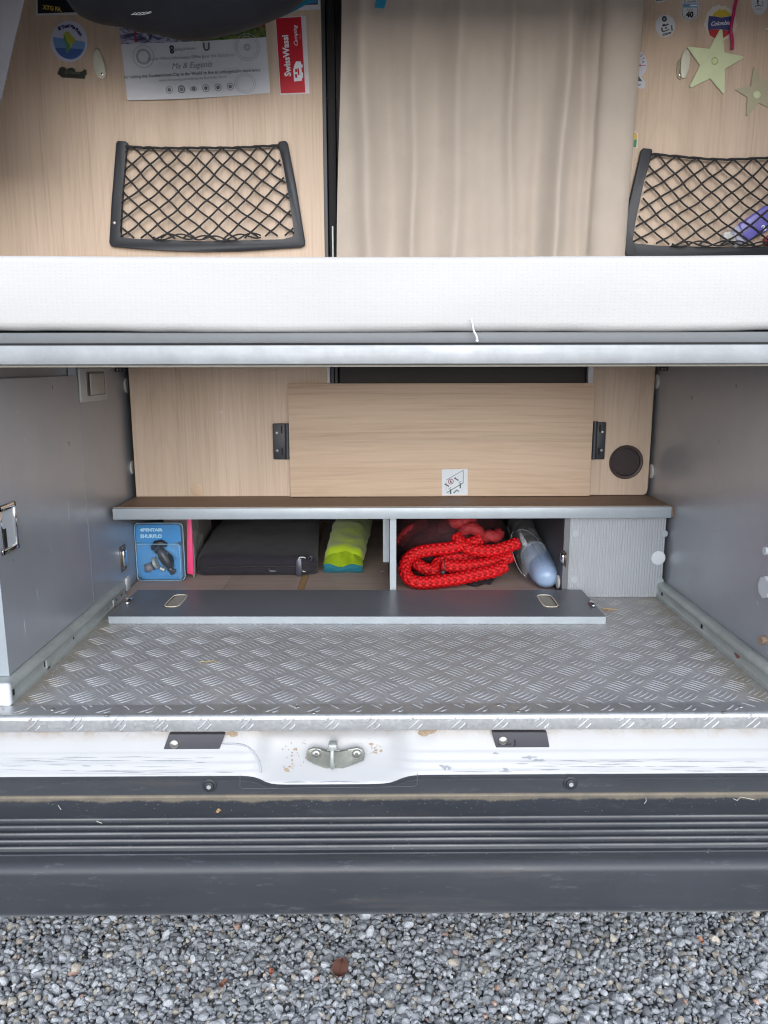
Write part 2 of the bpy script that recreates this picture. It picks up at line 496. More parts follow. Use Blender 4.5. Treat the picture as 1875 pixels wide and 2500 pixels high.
def box(bm, x0, x1, y0, y1, z0, z1, bev=0.0, seg=2, rot=None, pivot=None, mi=0):
    b = bmesh.new()
    bmesh.ops.create_cube(b, size=1.0)
    for v in b.verts:
        v.co = Vector((x0 + (v.co.x + .5) * (x1 - x0), y0 + (v.co.y + .5) * (y1 - y0), z0 + (v.co.z + .5) * (z1 - z0)))
    if bev:
        bmesh.ops.bevel(b, geom=list(b.edges), offset=bev, segments=seg, affect='EDGES', profile=0.5)
    if rot is not None:
        bmesh.ops.rotate(b, verts=b.verts, cent=pivot or Vector(((x0 + x1) / 2, (y0 + y1) / 2, (z0 + z1) / 2)), matrix=rot)
    join(bm, b, mi)
    return bm

def join(bm, b, mi=0):
    vm = {}
    for v in b.verts: vm[v] = bm.verts.new(v.co)
    for f in b.faces:
        try:
            nf = bm.faces.new([vm[v] for v in f.verts]); nf.material_index = mi if mi else f.material_index; nf.smooth = f.smooth
        except ValueError: pass
    b.free()

def prism(bm, pts, vec, mi=0, bev=0.0):
    """closed solid: polygon pts pushed along vec"""
    b = bmesh.new()
    vec = Vector(vec)
    a = [b.verts.new(p) for p in pts]
    c = [b.verts.new(Vector(p) + vec) for p in pts]
    b.faces.new(a); b.faces.new(list(reversed(c)))
    n = len(pts)
    for i in range(n):
        b.faces.new([a[i], c[i], c[(i + 1) % n], a[(i + 1) % n]])
    if bev:
        bmesh.ops.bevel(b, geom=list(b.edges), offset=bev, segments=2, affect='EDGES', profile=0.5)
    join(bm, b, mi)

def extrude_x(bm, prof, x0, x1, mi=0, close=True, nx=1):
    """profile of (y, z) points swept along x"""
    n = len(prof)
    rows = []
    for i in range(nx + 1):
        x = x0 + (x1 - x0) * i / nx
        rows.append([bm.verts.new((x, y, z)) for y, z in prof])
    for i in range(nx):
        for j in range(n if close else n - 1):
            k = (j + 1) % n
            f = bm.faces.new([rows[i][j], rows[i + 1][j], rows[i + 1][k], rows[i][k]]); f.material_index = mi
    if close:
        bm.faces.new(rows[0]); bm.faces.new(list(reversed(rows[-1])))

def cyl(bm, c, axis, r, h, n=24, bev=0.0, r2=None):
    b = bmesh.new()
    bmesh.ops.create_cone(b, cap_ends=True, segments=n, radius1=r, radius2=r if r2 is None else r2, depth=h)
    if bev:
        es = [e for e in b.edges if e.is_boundary or any(len(f.verts) > 4 for f in e.link_faces)]
        bmesh.ops.bevel(b, geom=es, offset=bev, segments=2, affect='EDGES', profile=0.5)
    q = Vector(axis).normalized().to_track_quat('Z', 'Y').to_matrix()
    for v in b.verts: v.co = q @ v.co + Vector(c)
    join(bm, b)

def dome(bm, c, axis, r, h, n=16, rings=5):
    q = Vector(axis).normalized().to_track_quat('Z', 'Y').to_matrix()
    rows = []
    for i in range(rings):
        a = math.pi / 2 * i / rings
        rows.append([bm.verts.new(q @ Vector((r * math.cos(a) * math.cos(2 * math.pi * j / n), r * math.cos(a) * math.sin(2 * math.pi * j / n), h * math.sin(a))) + Vector(c)) for j in range(n)])
    top = bm.verts.new(q @ Vector((0, 0, h)) + Vector(c))
    for i in range(rings - 1):
        for j in range(n):
            bm.faces.new([rows[i][j], rows[i][(j + 1) % n], rows[i + 1][(j + 1) % n], rows[i + 1][j]])
    for j in range(n): bm.faces.new([rows[-1][j], rows[-1][(j + 1) % n], top])
    bm.faces.new(list(reversed(rows[0])))

def catmull(pts, k=8, closed=False):
    P = [Vector(p) for p in pts]; out = []
    n = len(P)
    rng = range(n if closed else n - 1)
    for i in rng:
        g = (lambda j: P[j % n]) if closed else (lambda j: P[max(0, min(n - 1, j))])
        p0, p1, p2, p3 = g(i - 1), g(i), g(i + 1), g(i + 2)
        for s in range(k):
            t = s / k
            out.append(0.5 * ((2 * p1) + (p2 - p0) * t + (2 * p0 - 5 * p1 + 4 * p2 - p3) * t * t + (3 * p1 - p0 - 3 * p2 + p3) * t ** 3))
    if not closed: out.append(P[-1].copy())
    return out

def tube(bm, pts, r, n=8, caps=True, rf=None, closed=False):
    """rf(i, j, theta, s) may give the radius"""
    P = [Vector(p) for p in pts]
    N = len(P)
    T = []
    for i in range(N):
        a = P[(i + 1) % N] if (closed or i < N - 1) else P[i]
        b = P[(i - 1) % N] if (closed or i > 0) else P[i]
        T.append((a - b).normalized())
    ref = Vector((0, 0, 1)) if abs(T[0].z) < 0.9 else Vector((0, 1, 0))
    u = (ref - T[0] * ref.dot(T[0])).normalized()
    rows = []; s = 0.0
    for i in range(N):
        if i: s += (P[i] - P[i - 1]).length
        u = (u - T[i] * u.dot(T[i])).normalized()
        w = T[i].cross(u)
        row = []
        for j in range(n):
            th = 2 * math.pi * j / n
            rr = rf(i, j, th, s) if rf else (r[i] if isinstance(r, (list, tuple)) else r)
            row.append(bm.verts.new(P[i] + (u * math.cos(th) + w * math.sin(th)) * rr))
        rows.append(row)
    for i in range(N if closed else N - 1):
        a, b = rows[i], rows[(i + 1) % N]
        for j in range(n):
            bm.faces.new([a[j], a[(j + 1) % n], b[(j + 1) % n], b[j]])
    if caps and not closed:
        bm.faces.new(list(reversed(rows[0]))); bm.faces.new(rows[-1])

def grid(bm, fn, nu, nv, mi=0, thick=None):
    V = [[bm.verts.new(fn(i / nu, j / nv)) for j in range(nv + 1)] for i in range(nu + 1)]
    for i in range(nu):
        for j in range(nv):
            f = bm.faces.new([V[i][j], V[i + 1][j], V[i + 1][j + 1], V[i][j + 1]]); f.material_index = mi
    if thick is not None:
        th = Vector(thick)
        B = [[bm.verts.new(V[i][j].co + th) for j in range(nv + 1)] for i in range(nu + 1)]
        for i in range(nu):
            for j in range(nv):
                bm.faces.new([B[i][j], B[i][j + 1], B[i + 1][j + 1], B[i + 1][j]])
        for i in range(nu):
            bm.faces.new([V[i][0], B[i][0], B[i + 1][0], V[i + 1][0]])
            bm.faces.new([V[i][nv], V[i + 1][nv], B[i + 1][nv], B[i][nv]])
        for j in range(nv):
            bm.faces.new([V[0][j], V[0][j + 1], B[0][j + 1], B[0][j]])
            bm.faces.new([V[nu][j], B[nu][j], B[nu][j + 1], V[nu][j + 1]])

def ellipse_px(cx, cy, rx, ry, Y, n=40, a0=0, a1=2 * math.pi):
    return [PY(cx + rx * math.cos(a0 + (a1 - a0) * i / n), cy + ry * math.sin(a0 + (a1 - a0) * i / n), Y) for i in range(n)]

def flatpoly(bm, pts, mi=0):
    f = bm.faces.new([bm.verts.new(p) for p in pts]); f.material_index = mi

def text_bm(bm, s, origin, right, up, size, align='CENTER', shear=0.0, bold=0.0, sx=1.0):
    cu = bpy.data.curves.new('lettering', 'FONT')
    cu.body = s; cu.size = size; cu.align_x = align; cu.align_y = 'CENTER'; cu.shear = shear; cu.offset = bold
    cu.resolution_u = 2
    o = bpy.data.objects.new('lettering_source', cu)
    COL.objects.link(o)
    dg = bpy.context.evaluated_depsgraph_get()
    me = o.evaluated_get(dg).to_mesh()
    R, U, O = Vector(right).normalized(), Vector(up).normalized(), Vector(origin)
    vs = [bm.verts.new(O + R * (v.co.x * sx) + U * v.co.y) for v in me.vertices]
    for p in me.polygons:
        try: bm.faces.new([vs[i] for i in p.vertices])
        except ValueError: pass
    o.evaluated_get(dg).to_mesh_clear()
    bpy.data.objects.remove(o); bpy.data.curves.remove(cu)

def text_px(parent, name, s, px, py, hpx, Y, mat, ang=0.0, **k):
    """text on a plane facing the rear: centre and cap height in frame pixels; ang turns it anticlockwise"""
    O = PY(px, py, Y)
    sc = (PY(px, py - 10, Y) - PY(px, py, Y)).length / 10
    bm = newbm()
    c, sn = math.cos(ang), math.sin(ang)
    text_bm(bm, s, O, (c, 0, sn), (-sn, 0, c), hpx * sc / 0.70, **k)
    return obj(name, bm, mat, parent)

def pbox(bm, x0, y0, x1, y1, Yf, Yb, bev=0.0, seg=2):
    """box whose front face (plane Yf) covers the given frame rectangle"""
    a = PY(x0, y1, Yf); b = PY(x1, y0, Yf)
    box(bm, a.x, b.x, Yf, Yb, a.z, b.z, bev, seg)

def obj(name, bm, mat, parent=None, smooth=False, label=None, cat=None, kind=None, group=None, autosmooth=None, fix=True):
    me = bpy.data.meshes.new(name)
    if parent is not None:
        org = world_org(parent)
    else:
        xs = [v.co for v in bm.verts]
        org = Vector(((min(v.x for v in xs) + max(v.x for v in xs)) / 2, (min(v.y for v in xs) + max(v.y for v in xs)) / 2, min(v.z for v in xs)))
    if fix: bmesh.ops.recalc_face_normals(bm, faces=bm.faces)
    bmesh.ops.translate(bm, verts=bm.verts, vec=-org)
    bm.to_mesh(me); bm.free()
    o = bpy.data.objects.new(name, me)
    COL.objects.link(o)
    if parent is not None:
        o.parent = parent; ORG[o.name] = org.copy()
    else:
        o.location = org; ORG[o.name] = org
    for m in (mat if isinstance(mat, (list, tuple)) else [mat]): me.materials.append(m)
    if smooth:
        me.polygons.foreach_set('use_smooth', [True] * len(me.polygons))
        if autosmooth:
            me.set_sharp_from_angle(angle=rad(autosmooth))
    for k, v in (('label', label), ('category', cat), ('kind', kind), ('group', group)):
        if v: o[k] = v
    return o

# ------------------------------------------------------------------ main dimensions (metres)
ZF = 0.60            # load floor
YFR = 1.283          # rear edge of the load floor
YC = 1.985           # front of the low cabinet
YW = 2.145           # oak partition
XL, XR = -0.697, 0.770
ZSH = 0.8515         # top of the low cabinet

# ================================================================== ground
bm = newbm()
S = 60.0
xs = [-S, -1.75, 1.75, S]; ys = [-S, 0.55, 2.45, S]
V = [[bm.verts.new((x, y, -0.006)) for y in ys] for x in xs]
for i in range(3):
    for j in range(3):
        bm.faces.new([V[i][j], V[i + 1][j], V[i + 1][j + 1], V[i][j + 1]])
obj('ground', bm, MAT['ground'], kind='structure')

def stone_bases(sub, count):
    res = []
    for k in range(count):
        b = bmesh.new()
        bmesh.ops.create_icosphere(b, subdivisions=sub, radius=1.0)
        rnd = random.Random(100 + k)
        planes = []
        for _ in range(rnd.randint(6, 10)):
            d = Vector((rnd.gauss(0, 1), rnd.gauss(0, 1), rnd.gauss(0, 1))).normalized()
            planes.append((d, rnd.uniform(0.62, 0.95)))
        co = []
        for v in b.verts:
            d = v.co.normalized(); r = 1.12
            for n, h in planes:
                q = d.dot(n)
                if q > 1e-3: r = min(r, h / q)
            co.append(d * r)
        b.verts.ensure_lookup_table()
        b.faces.ensure_lookup_table()
        F = np.array([[v.index for v in f.verts] for f in b.faces], dtype=np.int64)
        res.append((np.array([[c.x, c.y, c.z] for c in co]), F))
        b.free()
    return res

def gravel():
    rng = np.random.default_rng(5)
    Vs, Fs, Cs = [], [], []
    off = 0
    def scatter(x0, x1, y0, y1, step, bases, hole=None, zlift=0.0, keep=1.0):
        nonlocal off
        nx, ny = int((x1 - x0) / step), int((y1 - y0) / step)
        gx, gy = np.meshgrid(np.arange(nx), np.arange(ny))
        x = x0 + (gx.ravel() + 0.5 + rng.uniform(-.5, .5, gx.size) + 0.5 * (gy.ravel() % 2)) * step
        y = y0 + (gy.ravel() + 0.5 + rng.uniform(-.5, .5, gx.size)) * step
        m = rng.random(x.size) < keep
        if hole: m &= ~((x > hole[0]) & (x < hole[1]) & (y > hole[2]) & (y < hole[3]))
        x, y = x[m], y[m]
        n = x.size
        s = np.clip(rng.lognormal(math.log(0.0052), 0.36, n), 0.0025, 0.0135)
        which = rng.integers(0, len(bases), n)
        for k, (bv, bf) in enumerate(bases):
            idx = np.where(which == k)[0]
            m_ = idx.size
            if not m_: continue
            sc = s[idx, None] * np.stack([rng.uniform(.85, 1.45, m_), rng.uniform(.7, 1.1, m_), rng.uniform(.5, .85, m_)], 1)
            P = bv[None] * sc[:, None, :]
            # random rotation: yaw full, tilt moderate
            a = rng.uniform(0, 2 * np.pi, m_); t = rng.normal(0, .5, m_); t2 = rng.normal(0, .5, m_)
            def rx(P, a): c, s_ = np.cos(a)[:, None], np.sin(a)[:, None]; return np.stack([P[..., 0], P[..., 1] * c - P[..., 2] * s_, P[..., 1] * s_ + P[..., 2] * c], -1)
            def ry(P, a): c, s_ = np.cos(a)[:, None], np.sin(a)[:, None]; return np.stack([P[..., 0] * c + P[..., 2] * s_, P[..., 1], -P[..., 0] * s_ + P[..., 2] * c], -1)
            def rz(P, a): c, s_ = np.cos(a)[:, None], np.sin(a)[:, None]; return np.stack([P[..., 0] * c - P[..., 1] * s_, P[..., 0] * s_ + P[..., 1] * c, P[..., 2]], -1)
            P = rz(ry(rx(P, t), t2), a)
            z = zlift + rng.uniform(-.003, .004, m_) + 0.004 * np.sin(x[idx] * 5.1) * np.sin(y[idx] * 6.3)
            P = P + np.stack([x[idx], y[idx], z], 1)[:, None, :]
            Vs.append(P.reshape(-1, 3))
            Fs.append((bf[None] + (off + np.arange(m_) * len(bv))[:, None, None]).reshape(-1, 3))
            off += m_ * len(bv)
            g = np.clip(rng.normal(0.405, 0.070, m_), 0.20, 0.62)
            hi = rng.random(m_) < 0.06
            g[hi] = rng.uniform(0.42, 0.62, hi.sum())
            col = np.stack([g * 0.955, g * 1.0, g * 1.06], 1)
            wm = rng.random(m_) < 0.12
            col[wm] = np.stack([g[wm] * 1.08, g[wm] * 0.98, g[wm] * 0.84], 1)
            rd = rng.random(m_) < 0.008
            col[rd] = np.stack([g[rd] * 1.15, g[rd] * 0.80, g[rd] * 0.66], 1)
            Cs.append(np.repeat(col, len(bv), 0))
    big, small = stone_bases(2, 24), stone_bases(1, 16)
    inner = (-1.02, 1.06, 1.14, 1.80)
    scatter(*inner, 0.0087, big, zlift=0.001)
    scatter(*inner, 0.0110, big, zlift=0.0052, keep=0.58)
    scatter(-1.7, 1.7, 0.6, 2.4, 0.0150, small, hole=inner, zlift=0.001)
    V_, F_, C_ = np.concatenate(Vs), np.concatenate(Fs), np.concatenate(Cs)
    me = bpy.data.meshes.new('gravel')
    me.vertices.add(len(V_)); me.vertices.foreach_set('co', V_.astype(np.float32).ravel())
    me.loops.add(len(F_) * 3); me.loops.foreach_set('vertex_index', F_.astype(np.int32).ravel())
    me.polygons.add(len(F_)); me.polygons.foreach_set('loop_start', (np.arange(len(F_)) * 3).astype(np.int32))
    me.update(calc_edges=True)
    me.shade_flat()
    at = me.attributes.new('stone_tint', 'FLOAT_COLOR', 'POINT')
    at.data.foreach_set('color', np.concatenate([C_, np.ones((len(C_), 1))], 1).astype(np.float32).ravel())
    me.materials.append(MAT['stone'])
    o = bpy.data.objects.new('gravel', me)
    COL.objects.link(o)
    o['kind'] = 'stuff'
    o['label'] = 'loose crushed grey gravel covering the ground below the bumper'
    o['category'] = 'gravel'
gravel()

# ================================================================== camper van body
van = thing('camper_van', 'white camper van with its rear open, dark grey ribbed bumper and tread plate floor', 'van', (0.04, 1.283, 0.33))
W0, W1 = -1.04, 1.10     # outer width

# --- bumper: swept profile
prof = [(1.262, 0.4740), (1.2605, 0.4725), (1.2600, 0.4600), (1.2590, 0.4575), (1.2570, 0.4560)]   # upper strip, then the step
# step runs from y 1.257 down to 1.115 with five ribs
def stepz(y):
    return 0.4565 - (1.257 - y) * 0.145
prof.append((1.2200, stepz(1.22)))
rib_y = [1.2015, 1.1845, 1.1675, 1.1515, 1.1365]
for ry in rib_y:
    z = stepz(ry)
    prof += [(ry + 0.0040, stepz(ry + 0.004) + 0.0002), (ry + 0.0026, z + 0.0034), (ry - 0.0006, z + 0.0038), (ry - 0.0022, z - 0.0030), (ry - 0.0070, z - 0.0032)]
prof += [(1.1250, stepz(1.125)), (1.1235, stepz(1.1235) - 0.0012), (1.1150, stepz(1.115) - 0.0012)]
yc, zc = 1.1135, stepz(1.1150) - 0.0175
for i in range(0, 9):
    a = math.pi / 2 + (math.pi / 2) * i / 8
    prof.append((yc + 0.0165 * math.cos(a), zc + 0.0165 * math.sin(a)))
prof += [(1.0985, 0.390), (1.1030, 0.355), (1.1045, 0.3440), (1.1060, 0.3395), (1.1095, 0.3375), (1.1300, 0.3375), (1.1330, 0.40), (1.27, 0.42), (1.285, 0.45), (1.285, 0.474)]
bm = newbm()
extrude_x(bm, prof, W0, W1, nx=40)
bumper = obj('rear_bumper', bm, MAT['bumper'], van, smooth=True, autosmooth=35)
# screws
for px, py in ((512, 1916), (1392, 1910)):
    c = PY(px, py, 1.2595)
    bm = newbm()
    cyl(bm, c + Vector((0, -0.0015, 0)), (0, -1, 0), 0.0130, 0.005, 28, 0.0012)
    cyl(bm, c + Vector((0, -0.0045, 0)), (0, -1, 0), 0.0085, 0.006, 24, 0.0015)
    sc = obj('trim_screw', bm, MAT['black_plastic'], bumper, smooth=True, autosmooth=40)
    bm = newbm()
    cyl(bm, c + Vector((0, -0.0080, 0)), (0, -1, 0), 0.0042, 0.0016, 6)
    obj('socket', bm, MAT['galv'], sc)

# --- the sill sheet, with the pocket round the striker
def pocket(x):
    a = 1 / (1 + math.exp(-(x + 0.212) / 0.0085)); b = 1 / (1 + math.exp((x - 0.036) / 0.0105))
    return a * b
def sill_pt(u, v):
    x = W0 + (W1 - W0) * u
    p = pocket(x)
    # v 0 at the top under the floor lip, 1 at the lower edge behind the bumper strip
    z = 0.578 - v * (0.578 - 0.470)
    k = max(0, (v - 0.15) / 0.85)
    y = 1.306 - 0.040 * k ** 1.25 - 0.004 * math.sin(k * math.pi)
    y += 0.020 * p * math.sin(min(1, v * 1.10) * math.pi) * 0.9
    # soft pressed dents
    y += 0.0035 * math.exp(-((x - 0.085) / 0.018) ** 2 - ((z - 0.560) / 0.014) ** 2)
    # two pressed steps that run along the seal
    for zz, aa in ((0.527, 0.0012), (0.512, 0.0016), (0.499, 0.0014)):
        y -= (1 - p) * aa / (1 + math.exp((z - zz) / 0.0008))
    return Vector((x, y, z))
bm = newbm()
grid(bm, sill_pt, 260, 70)
sill = obj('body_sill', bm, MAT['sill'], van, smooth=True)
# black seal strip following the pocket edge
def seal_z(x, ed=0.0):
    return 0.4925 + ed - 0.0165 * pocket(x)
bm = newbm()
N = 200
rowt, rowb, rowi = [], [], []
for i in range(N + 1):
    x = W0 + (W1 - W0) * i / N
    zt = seal_z(x)
    rowb.append(bm.verts.new((x, 1.2588, 0.4585)))
    rowt.append(bm.verts.new((x, 1.2575, zt - 0.0015)))
    rowi.append(bm.verts.new((x, 1.2610, zt)))
r4 = [bm.verts.new((v.co.x, 1.2900, v.co.z - 0.002)) for v in rowi]
for i in range(N):
    for a, b in ((rowb, rowt), (rowt, rowi), (rowi, r4)):
        bm.faces.new([a[i], a[i + 1], b[i + 1], b[i]])
obj('seal_strip', bm, MAT['seal'], van, smooth=True, autosmooth=50)
# thin raised rim of the seal and the inset cover outline in the middle
bm = newbm()
tube(bm, [(W0 + (W1 - W0) * i / N, 1.2578, seal_z(W0 + (W1 - W0) * i / N) - 0.0035) for i in range(N + 1)], 0.0010, 6)
obj('seal_rim', bm, MAT['black_plastic'], van, smooth=True)
bm = newbm()
pts = [PY(586, 1893, 1.2572), PY(586, 1921, 1.2572), PY(592, 1925, 1.2572), PY(800, 1923, 1.2572), PY(1010, 1920, 1.2572), PY(1018, 1915, 1.2572), PY(1019, 1889, 1.2572)]
tube(bm, pts, 0.0005, 5)
obj('cover_outline', bm, flat('seal_dust_grey', (92, 95, 102)), van)

# rust and rubber marks on the sill, as thin patches of dirt
bm = newbm()
rnd = random.Random(3)
def sill_y(x, z):
    v = (0.578 - z) / (0.578 - 0.470)
    return sill_pt((x - W0) / (W1 - W0), v).y
def blob(bm, px, py, w, h, n=14, jag=0.35, off=0.0008):
    pts = []
    for i in range(n):
        a = 2 * math.pi * i / n
        k = 1 + rnd.uniform(-jag, jag)
        p = PY(px + w * k * math.cos(a), py + h * k * math.sin(a), 1.28)
        pts.append(Vector((p.x, sill_y(p.x, p.z) - off, p.z)))
    flatpoly(bm, pts)
for px, py, w, h in [(rnd.gauss(712, 14), rnd.gauss(1862, 14), rnd.uniform(.8, 2.4), rnd.uniform(.6, 1.6)) for _ in range(26)] + [(rnd.gauss(915, 12), rnd.gauss(1845, 9), rnd.uniform(.8, 2.4), rnd.uniform(.6, 1.4)) for _ in range(18)] + [(717, 1846, 5, 3), (698, 1882, 6, 3), (706, 1877, 4, 2), (905, 1836, 5, 3), (918, 1848, 4, 2), (1047, 1800, 22, 12), (402, 1894, 7, 3), (560, 1806, 14, 6), (930, 1849, 4, 2), (745, 1862, 3, 2)]:
    blob(bm, px, py, w, h)
obj('rust_patch', bm, simple('rusty_dirt', srgb(160, 142, 122), .9, var=.25, vscale=300), sill, kind='stuff')
bm = newbm()
for px, py, w, h in ((1290, 1852, 17, 3), (1315, 1857, 14, 2), (1084, 1871, 8, 4), (1096, 1872, 5, 3), (1234, 1874, 6, 3), (1212, 1844, 5, 2), (1078, 1868, 5, 2)):
    blob(bm, px, py, w, h, jag=0.5)
for px0, px1, py in ((1270, 1870, 1862), (1262, 1560, 1867), (1300, 1875, 1872), (0, 520, 1857), (30, 500, 1864), (0, 420, 1872), (0, 330, 1881), (1250, 1875, 1879), (300, 590, 1884), (1100, 1250, 1882), (690, 900, 1905), (0, 180, 1861)):
    x_ = px0
    while x_ < px1:
        L_ = rnd.uniform(20, 170); w_ = rnd.uniform(.25, 1.0); y_ = py + rnd.uniform(-1.6, 1.6); n = max(4, int(L_ / 6)); e_ = min(px1, x_ + L_)
        a, b = [], []
        for i in range(n + 1):
            x = x_ + (e_ - x_) * i / n
            th = w_ * math.sin(math.pi * (i + .4) / (n + .8)) * (1 + .7 * mnoise.noise(Vector((x * .12, py, 0))))
            dy = 1.2 * mnoise.noise(Vector((x * 0.02, py * 3, 5)))
            for lst, sg in ((a, -1), (b, 1)):
                p = PY(x, y_ + dy + sg * max(.12, th), 1.275)
                lst.append(bm.verts.new((p.x, sill_y(p.x, p.z) - 0.0008, p.z)))
        for i in range(n): bm.faces.new([a[i], a[i + 1], b[i + 1], b[i]])
        x_ = e_ + rnd.uniform(2, 50)
obj('rubber_scuff', bm, flat('rubber_scuffs', (134, 138, 146)), sill, kind='stuff')

# buffer pads
def pad(pxs, scr, name='buffer_pad'):
    Yp = 1.293
    bm = newbm()
    prism(bm, [PY(x, y, Yp) for x, y in pxs], (0, 0.010, 0), bev=0.0012)
    p = obj(name, bm, flat('worn_black_rubber', (72, 72, 78), 0.6), van, smooth=True, autosmooth=40)
    bm = newbm()
    dome(bm, PY(scr[0], scr[1], Yp) + Vector((0, -0.0002, 0)), (0, -1, 0.15), 0.0085, 0.004, 20)
    obj('screw', bm, MAT['screw'], p, smooth=True)
    return p
pd = pad([(396, 1838), (412, 1793), (548, 1793), (533, 1838)], (425, 1816))
pd = pad([(1202, 1788), (1335, 1788), (1343, 1830), (1212, 1831)], (1228, 1807))
bm = newbm()
pbox(bm, 1216, 1815, 1248, 1819, 1.2915, 1.294, 0.0005)
pbox(bm, 1256, 1806, 1259, 1823, 1.2915, 1.294, 0.0005)
obj('raised_rib', bm, MAT['black_plastic'], pd)

# striker
st = obj('striker_plate', (lambda b: (prism(b, [PY(x, y, 1.286) for x, y in ((748, 1840), (752, 1831), (765, 1827), (782, 1829), (798, 1838), (830, 1838), (850, 1830), (872, 1826), (886, 1831), (891, 1842), (889, 1857), (862, 1867), (832, 1878), (814, 1882), (797, 1877), (764, 1864), (749, 1856))], (0, 0.006, 0), bev=0.0015), b)[1])(newbm()),
         alu_mat('striker_zinc', srgb(162, 166, 160), 0.4, 0.1, dirt=0.4, dirt_col=srgb(130, 120, 90), metal=0.6), van, smooth=True, autosmooth=40)
for px, py in ((772, 1841), (871, 1841)):
    bm = newbm(); dome(bm, PY(px, py, 1.2855), (0, -1, 0.1), 0.0092, 0.0055, 20); cyl(bm, PY(px, py, 1.2800), (0, -1, 0), 0.0035, 0.0012, 6)
    obj('bolt', bm, MAT['screw'], st, smooth=True, autosmooth=50)
bm = newbm()
c0 = PY(813, 1869, 1.286)
tube(bm, catmull([c0 + Vector((0, .002, 0)), c0 + Vector((0, -0.012, 0.003)), c0 + Vector((0, -0.020, 0.012)), c0 + Vector((0, -0.020, 0.030)), c0 + Vector((0, -0.012, 0.040)), c0 + Vector((0, 0.004, 0.042))], 6), 0.0038, 12)
box(bm, c0.x - .0075, c0.x + .0085, 1.272, 1.292, c0.z + .035, c0.z + .0475, .0035, 3)
obj('striker_loop', bm, MAT['galv'], st, smooth=True)
# curved seam left of the striker
bm = newbm()
cp = catmull([PY(x, y, 1.28) for x, y in ((530, 1828), (570, 1827), (600, 1833), (620, 1848), (633, 1868), (638, 1884))], 6)
tube(bm, [Vector((p.x, sill_y(p.x, p.z) - 0.0002, p.z)) for p in cp], 0.0019, 6)
obj('paint_seam', bm, flat('grey_seam_sealer', (168, 172, 178)), sill, smooth=True)

# --- floor: tread plate
bm = newbm()
box(bm, W0 + .02, W1 - .02, 1.3055, 2.02, ZF - 0.020, ZF)
load_floor = obj('load_floor', bm, MAT['plate'], van)
# folded edge trim over the plate
prof = [(1.3280, ZF + 0.0002), (1.3280, ZF + 0.0022), (1.2920, ZF + 0.0022)]
for i in range(1, 7):
    a = math.pi / 2 + math.pi / 2 * i / 6
    prof.append((1.2920 + 0.0090 * math.cos(a), ZF - 0.0068 + 0.0090 * math.sin(a)))
prof += [(1.2830, 0.5725), (1.2850, 0.5725), (1.2850, ZF - 0.006), (1.2880, ZF + 0.0002)]
bm = newbm(); extrude_x(bm, prof, W0 + .01, W1 - .01)
lip = obj('floor_edge_trim', bm, MAT['lip'], van, smooth=True, autosmooth=40)
# raw chipboard edge hanging below
bm = newbm()
def frayed(u, v):
    x = W0 + .01 + (W1 - W0 - .02) * u
    n = mnoise.noise(Vector((x * 40, 0, 0))) * 0.0018 + mnoise.noise(Vector((x * 190, 3, 0))) * 0.0012
    return Vector((x, 1.2855 + 0.004 * v, 0.5735 - (0.0030 + n) * (1 - abs(2 * v - 1) * 0.6) if v > 0 else 0.5745))
grid(bm, frayed, 700, 2)
obj('chipboard_edge', bm, simple('raw_chipboard', srgb(168, 140, 108), 0.9, var=0.25, vscale=120), van)

# tread bars, groups of five
def bar(bm, c, d, n, L, w, h, bend, zup=Vector((0, 0, 1))):
    """one lens-shaped bar: c centre, d along, n across, bent sideways"""
    k = 6
    rows = [[], [], [], []]
    for i in range(k):
        t = -1 + 2 * i / (k - 1)
        wid = w * (1 - t * t) ** 0.55 if abs(t) < 1 else 0
        p = c + d * (t * L) + n * (bend * (1 - t * t))
        if abs(t) == 1:
            v = bm.verts.new(p)
            for q in rows: q.append(v)
        else:
            hh = zup * h * min(1, (1 - t * t) * 1.6)
            for q, (o_, z_) in zip(rows, ((1, 0), (.62, 1), (-.62, 1), (-1, 0))):
                q.append(bm.verts.new(p + n * (wid * o_) + hh * z_))
    for a, b in zip(rows, rows[1:]):
        for i in range(k - 1):
            vs = []
            for v in (a[i], a[i + 1], b[i + 1], b[i]):
                if v not in vs: vs.append(v)
            if len(vs) >= 3: bm.faces.new(vs)

PIT = 0.0760
AA = rad(44)
def tread(bm, x0, x1, y0, y1, ox, oy, to3, zup, clip=None):
    for gi in range(int((x0 - ox) / PIT) - 1, int((x1 - ox) / PIT) + 2):
        for gj in range(int((y0 - oy) / PIT) - 1, int((y1 - oy) / PIT) + 2):
            for half in (0, 1):
                cx, cy = ox + (gi + .5 * half) * PIT, oy + (gj + .5 * half) * PIT
                a = AA if not half else AA - math.pi / 2
                d = Vector((math.cos(a), math.sin(a))); n = Vector((-math.sin(a), math.cos(a)))
                for q in range(-2, 3):
                    c = Vector((cx, cy)) + n * (q * 0.0104) + d * (0.0012 * random.uniform(-1, 1))
                    L = 0.0215 * (1.0 if abs(q) < 2 else 0.93)
                    if not (x0 < c.x < x1 and y0 + 0.004 < c.y < y1 - 0.004): continue
                    L2 = L
                    # keep the ends on the sheet
                    for s in (-1, 1):
                        ey = c.y + s * L * d.y
                        if ey < y0: L2 = min(L2, (c.y - y0) / abs(d.y))
                        if ey > y1: L2 = min(L2, (y1 - c.y) / abs(d.y))
                    if L2 < 0.004: continue
                    P = to3(c.x, c.y)
                    D = (to3(c.x + d.x * .01, c.y + d.y * .01) - P) / .01
                    Nn = (to3(c.x + n.x * .01, c.y + n.y * .01) - P) / .01
                    bar(bm, P, D, Nn, L2, 0.0021, 0.0011, -0.0018 if not half else 0.0018, zup)
bm = newbm()
